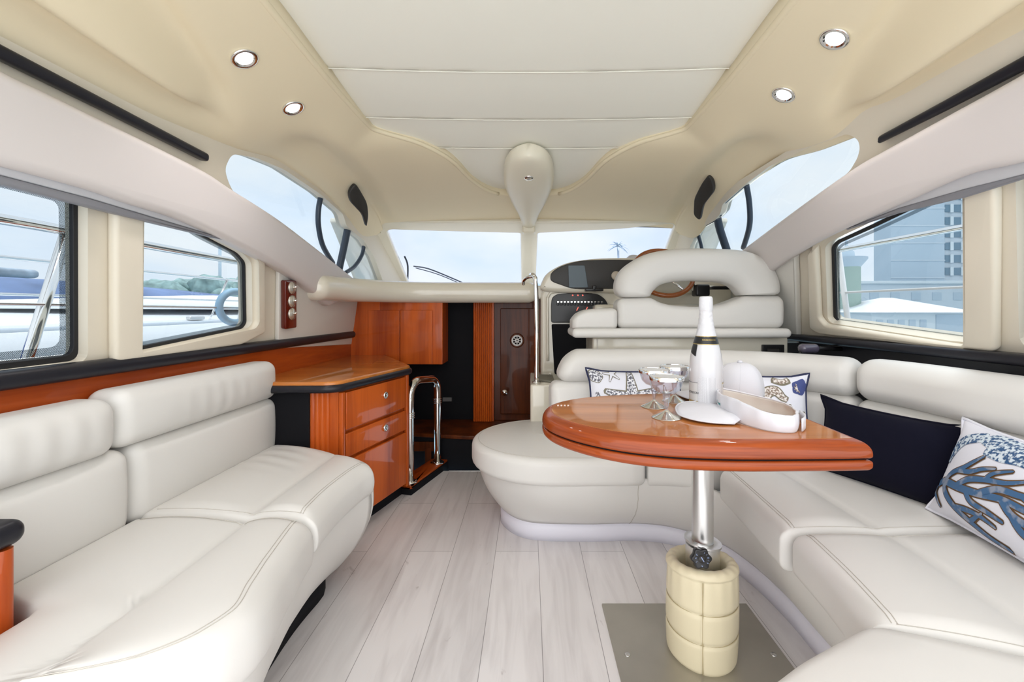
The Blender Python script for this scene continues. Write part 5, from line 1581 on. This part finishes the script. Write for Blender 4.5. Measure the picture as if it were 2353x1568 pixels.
# ================================================================== CUSHIONS
class Pillow:
    def __init__(s, name, label, c, U, V, w, h, th, m, pipe=None, ear=0, group=None, warp=.10):
        """c centre; U width direction, V height direction; front = U x V"""
        s.c = Vector(c); s.U = Vector(U).normalized(); V = Vector(V); s.V = (V - s.U * V.dot(s.U)).normalized(); s.N = s.U.cross(s.V)
        s.w, s.h, s.th, s.warp, s.ear = w / 2, h / 2, th / 2, warp, ear
        s.t = thing(name, label, 'cushion', s.c - s.V * s.h, group)
        n = 36
        def f(sg):
            return grid(lambda u, v: s.pt(2 * u - 1, 2 * v - 1, sg), n, n)
        a = f(1); b = f(-1)
        m_ = MB(); m_.add(a); m_.add((b[0], [q[::-1] for q in b[1]]))
        s.body = m_.link('cover', m, s.t)
        e = []
        for i in range(n): e.append(s.pt(-1 + 2 * i / n, -1, 1, 0))
        for i in range(n): e.append(s.pt(1, -1 + 2 * i / n, 1, 0))
        for i in range(n): e.append(s.pt(1 - 2 * i / n, 1, 1, 0))
        for i in range(n): e.append(s.pt(-1, 1 - 2 * i / n, 1, 0))
        if pipe: link('piping', *tube(e, .0045, 8, True), pipe, s.t)
    def pt(s, x, y, sg=1, off=0):
        e = max(0, (1 - abs(x) ** 2.6)) * max(0, (1 - abs(y) ** 2.6))
        z = s.th * e ** .55 * sg + off * sg
        X = x * (1 - s.warp * (1 - y * y)); Y = y * (1 - s.warp * (1 - x * x))
        if s.ear:
            k = max(0, abs(x) - .72) / .28 * max(0, abs(y) - .72) / .28
            X *= 1 + s.ear * k; Y *= 1 + s.ear * k
        return s.c + s.U * X * s.w + s.V * Y * s.h + s.N * z
    def ribbon(s, pts, w, m, name, off=.0015, n=8, par=None):
        """band of varying half-width w (in x units) drawn on the front face"""
        q = cr([(p[0], p[1], 0) for p in pts], n)
        W_ = w if isinstance(w, (list, tuple)) else [w] * len(pts)
        L = len(q); V = []; F = []
        asp = s.w / s.h
        for i, p in enumerate(q):
            tg = q[min(L - 1, i + 1)] - q[max(0, i - 1)]
            tx, ty = tg.x * s.w, tg.y * s.h; l = sqrt(tx * tx + ty * ty) or 1
            nx, ny = -ty / l, tx / l
            k = i / (L - 1) * (len(W_) - 1); j = min(int(k), len(W_) - 2); ww = W_[j] + (W_[j + 1] - W_[j]) * (k - j)
            cap_ = min(1, sqrt(max(0, 1 - (1 - min(1, i / 2.5)) ** 2)) + .25, sqrt(max(0, 1 - (1 - min(1, (L - 1 - i) / 2.5)) ** 2)) + .25)
            ww *= cap_
            for t in (-1, -.5, 0, .5, 1):
                X = max(-.985, min(.985, p.x + nx * ww * t)); Y = max(-.985, min(.985, p.y + ny * ww * t * asp))
                V.append(s.pt(X, Y, 1, off))
        for i in range(L - 1):
            for t in range(4):
                F.append((i * 5 + t, i * 5 + t + 1, (i + 1) * 5 + t + 1, (i + 1) * 5 + t))
        return (V, F)
    def star(s, cx, cy, R, r, rot, off=.0015, n=5, fat=1.0):
        asp = s.w / s.h; V = [s.pt(cx, cy, 1, off)]; F = []
        o = []
        m_ = 12 * n
        for k in range(m_):
            a = rot + 2 * pi * k / m_
            f = abs(((k / m_ * n) % 1) - .5) * 2     # 1 at the arm tips
            rad = r + (R - r) * f ** fat
            o.append((rad * cos(a), rad * sin(a)))
        rg = 6
        for i in range(1, rg + 1):
            for x, y in o:
                V.append(s.pt(max(-.985, min(.985, cx + x * i / rg)), max(-.985, min(.985, cy + y * asp * i / rg)), 1, off))
        for k in range(m_): F.append((0, 1 + k, 1 + (k + 1) % m_))
        for i in range(rg - 1):
            for k in range(m_):
                F.append((1 + i * m_ + k, 1 + (i + 1) * m_ + k, 1 + (i + 1) * m_ + (k + 1) % m_, 1 + i * m_ + (k + 1) % m_))
        return V, F

# starfish cushion, leaning on the far backrest at the left
def arms(p, cx, cy, R, w, rot, off, n=5):
    m = MB(); asp = p.w / p.h
    for k in range(n):
        a = rot + 2 * pi * k / n
        m.add(p.ribbon([(cx, cy), (cx + .35 * R * cos(a), cy + .35 * R * sin(a) * asp), (cx + .7 * R * cos(a), cy + .7 * R * sin(a) * asp), (cx + R * cos(a), cy + R * sin(a) * asp)], [w, w * .8, w * .55, w * .30], None, '', off + k * .00005, 6))
    return m
def starfish():
    c = Vector((.460, 1.865, .575))
    p = Pillow('throw_cushion', 'white cushion with a beaded starfish leaning at the left of the far backrest', c, (1, -.02, 0), (0, .22, 1), .40, .34, .11, M['pillow'], M['navy'], ear=.06, warp=.05)
    arms(p, -.12, .28, .64, .165, radians(92), .0012).link('print_outline', M['outline'], p.t)
    arms(p, -.12, .28, .60, .135, radians(92), .0026).link('beaded_starfish', M['beads'], p.t)
    arms(p, -.52, .93, .20, .05, radians(250), .0012).link('star_print', M['outline'], p.t); arms(p, .62, .38, .22, .05, radians(100), .0012).link('star_print', M['outline'], p.t)
    arms(p, -.52, .93, .19, .03, radians(250), .0024).link('star_fill', M['pillow'], p.t); arms(p, .62, .38, .20, .03, radians(100), .0024).link('star_fill', M['pillow'], p.t)
    link('shell_outline', *p.star(-.86, .84, .15, .13, 0, .0012), M['outline'], p.t); link('shell_print', *p.star(-.86, .84, .135, .115, 0, .002), M['beads'], p.t)
    link('weed_print', *p.ribbon([(-.88, .45), (-.84, .25), (-.82, 0), (-.80, -.3)], [.03, .06, .09, .08], None, '', .0015), M['beads'], p.t)
    link('edge_print', *p.ribbon([(.25, .93), (.45, .90), (.65, .92)], [.03, .06, .03], None, '', .0015), M['beads'], p.t)
starfish()
def seahorse():
    c = Vector((.888, 1.70, .580))
    p = Pillow('throw_cushion', 'white cushion with a beaded seahorse leaning in the corner behind the hats', c, (1, -.25, 0), (.03, .22, 1), .37, .34, .11, M['pillow'], M['navy'], ear=.07, warp=.05)
    o = MB(); b = MB(); r = MB(); n = MB()
    body = [(.58, .44), (.47, .52), (.34, .66), (.16, .58), (.11, .30), (.22, .02), (.30, -.25), (.26, -.5), (.12, -.55)]
    w = [.04, .06, .09, .10, .11, .13, .12, .07, .03]
    o.add(p.ribbon(body, [q + .025 for q in w], None, '', .0012)); b.add(p.ribbon(body, w, None, '', .0024))
    o.add((lambda q: (q.v, q.f))(arms(p, .66, .02, .32, .10, radians(100), .0012))); r = arms(p, .66, .02, .28, .075, radians(100), .0026)
    n.add(p.star(.84, .74, .17, .14, 0, .0012)); o.add(p.ribbon([(.30, .93), (.5, .86), (.66, .92)], .07, None, '', .0012)); 
    b.add(p.ribbon([(.33, .92), (.5, .88), (.63, .92)], .045, None, '', .002))
    for a in range(5):
        an = radians(200 + 35 * a - 70); b.add(p.ribbon([(.80, .68), (.84 + .12 * cos(an), .74 + .12 * sin(an))], .012, None, '', .003, 4))
    b.add(p.ribbon([(-.62, .5), (-.58, .2), (-.64, -.1)], [.05, .11, .06], None, '', .0015))
    o.link('print_outline', M['outline'], p.t); b.link('beaded_seahorse', M['goldbeads'], p.t); r.link('beaded_star', M['rustbeads'], p.t); n.link('shell_print', mat('navy_shell_print', (.05, .07, .22), .6), p.t)
seahorse()

def velvet():
    c = Vector((1.167, 1.425, .542))
    p = Pillow('throw_cushion', 'plain navy-black velvet lumbar cushion against the right backrest', c, (.40, -.92, -.02), (.25, -.02, 1), .42, .255, .12, M['velvet'], M['velvet'], ear=.09, warp=.07)
velvet()

def coral():
    c = Vector((1.160, .985, .556))
    p = Pillow('throw_cushion', 'white cushion with blue coral print at the right edge of the picture', c, (-.14, -1, -.02), (.34, -.02, 1), .52, .27, .13, M['pillow'], M['pillow'], ear=.04, warp=.06)
    B = [
        ([(-.92, -.42), (-.80, -.30), (-.55, -.28), (-.30, -.22), (-.05, -.12), (.20, -.12), (.42, -.05), (.62, -.10)], .062),
        ([(-.80, -.30), (-.72, -.50), (-.55, -.68), (-.35, -.80), (-.15, -.90), (.05, -.92)], .055),
        ([(-.55, -.68), (-.40, -.62), (-.22, -.60), (-.05, -.66)], .042),
        ([(-.35, -.80), (-.28, -.68), (-.2, -.52)], .035),
        ([(-.45, -.26), (-.35, -.42), (-.15, -.46), (.02, -.50)], .045),
        ([(-.80, -.30), (-.72, -.08), (-.58, .12), (-.48, .32), (-.40, .50)], .045),
        ([(-.66, .02), (-.48, .10), (-.36, .24), (-.22, .36)], .040),
        ([(-.58, -.26), (-.46, -.05), (-.28, .08), (-.08, .18), (.08, .34)], .050),
        ([(-.28, .08), (-.22, .26), (-.06, .44)], .035),
        ([(-.30, -.22), (-.12, .02), (.10, .08), (.28, .18), (.42, .28)], .052),
        ([(.10, .08), (.22, .02), (.36, .06)], .036),
        ([(.20, -.12), (.34, .02), (.52, .08)], .045),
        ([(-.05, -.12), (.08, -.30), (.28, -.34), (.48, -.30), (.64, -.36)], .058),
        ([(.08, -.30), (.20, -.50), (.40, -.56), (.58, -.54)], .055),
        ([(.28, -.34), (.36, -.46), (.55, -.46)], .038),
        ([(-.93, -.45), (-.93, -.60), (-.84, -.72), (-.76, -.84)], .034),
    ]
    o = MB(); b = MB(); l = MB()
    for i, (q, w) in enumerate(B):
        o.add(p.ribbon(q, [w * .62 + .014, w * .58 + .014, w * .46 + .014, w * .30 + .012], None, '', .0010 + .00006 * i)); b.add(p.ribbon(q, [w * .62, w * .58, w * .46, w * .26], None, '', .0026 + .00006 * i))
    for q, w in (([(-.55, .88), (-.3, .80), (-.1, .90), (.15, .84), (.4, .90), (.7, .84)], .09), ([(-.45, .62), (-.25, .60), (-.05, .66), (.2, .60)], .055), ([(.2, .84), (.3, .62), (.55, .56), (.7, .40)], .07), ([(.85, .6), (.8, .2), (.88, -.1), (.8, -.4)], .10), ([(.35, -.85), (.5, -.78), (.62, -.88), (.8, -.80), (.85, -.6)], .08), ([(-.93, .1), (-.85, .4), (-.75, .65), (-.55, .85)], .06)):
        l.add(p.ribbon(q, w, None, '', .0018))
    o.link('coral_outline', M['brown'], p.t); b.link('coral_print', M['blueprint'], p.t); l.link('lace_print', M['bluelace'], p.t)
coral()

# ================================================================== OUTSIDE
M['sea'] = mat('harbour_water', (.22, .34, .42), .12)
M['quay'] = mat('hazy_quay', (.42, .47, .50), .9, var=.06, vscale=.3)  # shore and building colours have the haze washed into them
M['boatw'] = mat('white_boat_hull', (.80, .82, .84), .35)
M['boatb'] = mat('navy_boat_canvas', (.13, .19, .34), .7, var=.4, vscale=2)
M['boatg'] = mat('grey_boat_shade', (.45, .50, .55), .6)
M['tower'] = mat('hazy_tower_block', (.46, .56, .64), .9, var=.05, vscale=.05)
M['towerd'] = mat('tower_window_glass', (.12, .22, .30), .3)
M['lightg'] = mat('hazy_green_render', (.36, .47, .42), .9)
M['roofw'] = mat('hazy_roof', (.62, .70, .74), .8)
M['bldg'] = mat('hazy_waterfront_render', (.55, .63, .69), .9, var=.06, vscale=.2)
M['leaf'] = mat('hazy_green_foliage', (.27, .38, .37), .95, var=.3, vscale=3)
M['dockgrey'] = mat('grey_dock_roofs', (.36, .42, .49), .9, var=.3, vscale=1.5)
s = link('harbour_water', *box(-150, 150, -20, 200, -1.5, -1.45, .001), M['sea'], smooth=False); s.name = 'water'; tag(s, 'harbour water around the boat', 'water', kind='stuff')
# side decks and boat rails
for g, nm in ((-1, 'left'), (1, 'right')):
    x0, x1 = (-2.05, -1.32) if g < 0 else (1.56, 2.15)
    s = link('side_deck', *box(x0, x1, .2, 6.0, .30, .36, .005), M['boatw'], smooth=False); tag(s, 'white side deck outside the %s windows' % nm, 'deck')
def rails_left():
    t = thing('deck_rail', 'stainless deck rail with leaning stanchions outside the left windows', 'rail', (-1.75, 2, .36))
    X = -1.72
    link('top_rail', *tube([(X, .2, 1.295), (X, 1.5, 1.30), (X, 2.7, 1.29), (X + .05, 3.2, 1.27), (X + .3, 5.0, 1.22)], .018, 10), M['chrome'], t)
    link('mid_rail', *tube([(X - .0, .2, 1.03), (X, 3.2, 1.015), (X + .3, 5, 1.0)], .006, 8), M['steel'], t)
    link('low_rail', *tube([(X - .0, .2, .83), (X, 3.2, .84), (X + .3, 5, .84)], .006, 8), M['steel'], t)
    link('stanchion', *tube([(X, 1.62, 1.295), (X - .03, 1.40, .40)], .018, 12), M['chrome'], t)
    link('stanchion', *tube([(X + .01, 2.68, 1.29), (X - .02, 2.48, .40)], .020, 12), M['chrome'], t)
    link('stanchion', *tube([(X + .2, 4.2, 1.24), (X + .2, 4.1, .40)], .020, 12), M['chrome'], t)
rails_left()
def rails_right():
    t = thing('deck_rail', 'stainless deck rail outside the right windows', 'rail', (1.9, 2, .36))
    X = 1.95
    link('top_rail', *tube([(X, .2, 1.36), (X, 1.95, 1.375), (X - .02, 2.8, 1.38), (X - .3, 4.4, 1.36)], .015, 10), M['chrome'], t)
    link('mid_rail', *tube([(X, .2, 1.09), (X, 2.8, 1.115), (X - .3, 4.4, 1.11)], .007, 8), M['gelw'], t)
    link('stanchion', *tube([(X, 2.74, 1.38), (X, 2.56, .40)], .016, 12), M['gelw'], t)
    link('stanchion', *tube([(X, 1.2, 1.37), (X, 1.1, .40)], .016, 12), M['chrome'], t)
rails_right()
# neighbouring motor yacht on the left
def yacht():
    t = thing('motor_yacht', 'white motor yacht with navy canvas moored beyond the left windows', 'boat', (-5, 6, -1.4))
    def hull(u, v):
        y = -1 + 13 * u
        sheer = .84 + .10 * (u ** 2)
        x = -3.6 - .0 * v - .9 * u ** 3 * 1.0
        z = sheer - (sheer + 1.4) * v
        x -= .35 * v * v
        return (x, y, z)
    m = MB(); m.add(thick(grid(hull, 30, 10), .1, True)); m.link('hull', M['boatw'], t)
    m = MB(); m.add(tube([Vector(hull(i / 30, .0)) + Vector((.01, 0, 0)) for i in range(31)], .03, 8)); m.link('rub_rail', M['boatg'], t)
    def deck(u, v):
        y = -1 + 13 * u; a = Vector(hull(u, 0)); x = a.x - 3.2 * v
        z = a.z + .36 * sin(pi * min(1, v * 1.2) * .5) * (1 - .25 * u) + .02
        return (x, y, z)
    link('deck', *grid(deck, 30, 12), M['boatw'], t)
    # cabin top with navy cover
    def cab(u, v):
        y = 1.0 + 8.0 * u; w = sin(pi * min(1, max(0, u))) ** .5
        a = pi * v
        return (-5.0 - 1.0 * cos(a) * w * -1 - .2, y, 1.08 + .30 * sin(a) * w * (1 - .35 * u))
    link('cabin_top', *grid(cab, 30, 16), M['boatb'], t)
    def cab2(u, v):
        y = 2.2 + 7.2 * u; w = sin(pi * min(1, max(0, u))) ** .5; a = pi * v
        return (-4.75 + .7 * cos(a) * w, y, 1.02 + .22 * sin(a) * w)
    lab(link('foredeck_moulding', *grid(cab2, 30, 16), M['boatw'], t), 'white foredeck moulding')
    for z, r in ((1.36, .014), (1.10, .010)):
        link('guard_rail', *tube([(-3.66 - .9 * u ** 3, -1 + 13 * u, z + .06 * u) for u in [i / 20 for i in range(21)]], r, 8), M['chrome'], t)
    for i in range(8):
        y = 1.2 + 1.35 * i; u = (y + 1) / 13
        link('rail_post', *tube([(-3.66 - .9 * u ** 3, y + .18, 1.36 + .06 * u), (-3.68 - .9 * u ** 3, y - .12, .86)], .012, 8), M['chrome'], t)
    link('cleat', *rbox((.06, .22, .04), .015, (1, 1, 1), 2, at=(-3.75, 4.9, .92)), M['steel'], t)
    # ring lifebuoy
    c = P(541, 706, 2.50)
    b = link('lifebuoy', *tube([c + Vector((.03 * cos(2 * pi * k / 32), .090 * cos(2 * pi * k / 32) * 1.0, .090 * sin(2 * pi * k / 32))) for k in range(32)], .020, 12, True), mat('pale_blue_buoy', (.35, .55, .72), .5))
    tag(b, 'pale blue ring lifebuoy outside the left window', 'lifebuoy')
yacht()
# blue fender at the left edge
f = link('fender', *lathe([(0, -.45), (.06, -.42), (.10, -.3), (.10, .25), (.06, .34), (.02, .40), (0, .42)], 20, (-2.02, 1.45, .62)), mat('blue_fender', (.06, .12, .42), .5)); tag(f, 'blue fender hanging outside the left window', 'fender')
# hazy shore on the left
random.seed(3)
hz = MB()
sh = thing('dock_sheds', 'row of grey dock roofs on the far shore to the left', 'building', (-26, 34, -1.4))
for i in range(14):
    y = 6 + i * 4.2; w = random.uniform(1.8, 2.4); h = random.uniform(1.7, 2.7)
    x = -22 - i * .5
    pr = MB(); pr.add(box(x - 4, x, y - w, y + w, -1.45, h, .02)); 
    pr.add(ngon_prism([(x - 4.3, y - w - .2), (x + .3, y - w - .2), (x + .3, y + w + .2), (x - 4.3, y + w + .2)], h, h + .4, .15))
    pr.link('shed', M['dockgrey'], sh, smooth=False)
mst = link('mast', *tube([(-22, 31, -1.4), (-22, 31, 6.0)], .10, 8), M['tower']); tag(mst, 'thin mast above the far shore', 'mast')
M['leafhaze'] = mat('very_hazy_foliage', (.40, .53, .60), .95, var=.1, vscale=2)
def tree(x, y, z, r, label, n=44, m='leaf'):
    t = thing('tree', label, 'tree', (x, y, z), 'trees on the far shore')
    link('trunk', *tube([(x, y, z), (x + .1, y, z + r)], .12 * r, 8), M['brown'], t)
    mb = MB()
    for i in range(n):
        a = random.uniform(0, 2 * pi); q = random.uniform(0, 1) ** .5 * r; zz = z + r * .9 + random.uniform(-.4, .6) * r * .7
        rr = random.uniform(.18, .36) * r
        V, F = rbox((rr * 2, rr * 2, rr * 1.6), rr * .75, (2, 2, 2), 4, at=(x + q * cos(a), y + q * sin(a), zz))
        V = [v + Vector((noise.noise(v * 2.1), noise.noise(v * 2.1 + Vector((5, 0, 0))), noise.noise(v * 2.1 + Vector((0, 9, 0))))) * rr * .22 for v in V]
        mb.add((V, F))
    mb.link('crown', M[m], t)
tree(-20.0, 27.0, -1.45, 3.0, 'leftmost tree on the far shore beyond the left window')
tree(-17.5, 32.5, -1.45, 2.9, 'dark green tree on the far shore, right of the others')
hb = thing('shore_house', 'hazy house on the far shore behind the green trees', 'building', (-31, 54, -1.4))
link('walls', *box(-34, -29.5, 52, 57, -1.45, 4.5, .05), M['bldg'], hb, smooth=False); link('roof', *box(-34.5, -29, 51.6, 57.4, 4.5, 5.0, .05), M['roofw'], hb, smooth=False)
# right shore
def right_shore():
    q = link('quay', *box(10, 120, -5, 90, -1.44, -1.0, .02), M['quay'], smooth=False); tag(q, 'hazy quay on the right shore', 'quay')
    D = 60
    a = P(2047, 700, D); b = P(2171, 700, D); c = P(2225, 700, D)
    t = thing('tower_block', 'tall hazy tower block seen through the right window', 'building', (a.x, D, -1))
    link('tower_front', *box(a.x, b.x, D, D + 3, -1, 30, .05), M['tower'], t, smooth=False)
    link('tower_side', *box(b.x, c.x + 4, D + .5, D + 3, -1, 30, .05), M['bldg'], t, smooth=False)
    for i in range(14):
        z = 6.0 + i * 1.75
        link('window_band', *box(b.x + .3, c.x + 3.6, D + .3, D + .6, z, z + 1.0, .02), M['towerd'], t, smooth=False)
        for k in range(4):
            link('window_post', *box(b.x + 1.0 + k * 1.5, b.x + 1.45 + k * 1.5, D + .2, D + .35, z - .1, z + 1.1, .02), M['roofw'], t, smooth=False)
    for i in range(10):
        link('floor_line', *box(a.x - .05, b.x, D - .08, D, 5.5 + i * 2.4, 5.65 + i * 2.4, .01), M['bldg'], t, smooth=False)
    D = 48
    a = P(1965, 650, D); c = P(2420, 632, D)
    t = thing('long_building', 'long low building with small windows at the foot of the tower', 'building', (a.x, D, -1))
    link('walls', *box(a.x, c.x, D, D + 8, -1, 1 + 3.2, .05), M['bldg'], t, smooth=False)
    link('cornice', *box(a.x - .3, c.x, D - .3, D, 4.0, 4.3, .03), M['roofw'], t, smooth=False)
    for r in range(2):
        for i in range(9):
            x = a.x + 1.6 + i * 2.3; z = 2.2 - r * 1.9
            link('window', *box(x, x + 1.0, D - .06, D, z, z + .85, .01), M['tower'], t, smooth=False)
    D = 30
    a = P(1990, 700, D); c = P(2240, 700, D)
    t = thing('pavilion', 'white pavilion with a low hipped roof on the quay', 'building', (a.x, D, -1))
    link('walls', *box(a.x + .4, c.x - .4, D, D + 6, -1, .92, .05), M['roofw'], t, smooth=False)
    V = [Vector(p) for p in [(a.x, D - .5, .9), (c.x, D - .5, .9), (c.x, D + 7, .9), (a.x, D + 7, .9), ((a.x + c.x) / 2 - .3, D + 3, 2.0), ((a.x + c.x) / 2 + .6, D + 3, 2.0)]]
    link('roof', V, [(0, 1, 5, 4), (1, 2, 5), (2, 3, 4, 5), (3, 0, 4), (3, 2, 1, 0)], M['boatw'], t, smooth=False)
    link('dark_opening', *box(P(2150, 0, D).x, P(2215, 0, D).x, D - .05, D + .1, -.9, .75, .02), M['tower'], t, smooth=False)
    for i in range(5):
        link('window', *box(a.x + .7 + i * .75, a.x + 1.15 + i * .75, D - .04, D, -.1, .4, .01), M['tower'], t, smooth=False)
    D = 34
    a = P(1945, 700, D)
    t = thing('round_tower', 'round hazy green tower with a pointed cap', 'building', (a.x, D, -1))
    link('shaft', *lathe([(.95, -.99), (.90, 4.6), (0, 4.6)], 28, (a.x, D, 0)), M['lightg'], t, auto=40)
    link('gallery', *lathe([(.9, 4.4), (1.35, 5.0), (1.35, 5.15), (0, 5.2)], 28, (a.x, D, 0)), M['tower'], t, auto=40)
    link('cap', *lathe([(.55, 5.2), (.5, 5.6), (.12, 6.0), (.05, 6.7), (0, 6.8)], 20, (a.x, D, 0)), M['tower'], t, auto=40)
    t = thing('waterfront_block', 'green and grey waterfront block at the right edge', 'building', (44, 36, -1))
    link('walls', *box(46, 66, 30, 40, -.99, 4, .05), M['lightg'], t, smooth=False); link('roof', *box(45.6, 66, 29.6, 40.4, 4, 4.5, .05), M['tower'], t, smooth=False)
right_shore()
def palm():
    D = 26; b = P(1420, 566, D)
    t = thing('palm_tree', 'hazy palm tree ahead of the windscreen', 'tree', (b.x, D, -1))
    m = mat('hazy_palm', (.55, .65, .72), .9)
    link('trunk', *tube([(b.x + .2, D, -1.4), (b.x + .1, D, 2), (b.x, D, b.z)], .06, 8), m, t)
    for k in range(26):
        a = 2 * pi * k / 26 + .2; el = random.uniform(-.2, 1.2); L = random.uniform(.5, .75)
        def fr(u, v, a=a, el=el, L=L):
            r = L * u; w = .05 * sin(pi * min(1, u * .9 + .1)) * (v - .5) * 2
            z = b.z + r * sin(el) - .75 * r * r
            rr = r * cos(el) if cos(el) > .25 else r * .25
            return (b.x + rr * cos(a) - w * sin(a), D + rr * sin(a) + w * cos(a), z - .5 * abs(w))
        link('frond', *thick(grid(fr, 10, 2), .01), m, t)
palm()
b = P(1196, 600, 30)
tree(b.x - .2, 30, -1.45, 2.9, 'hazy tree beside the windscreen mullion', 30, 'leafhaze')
print('OBJECTS', len(bpy.data.objects))
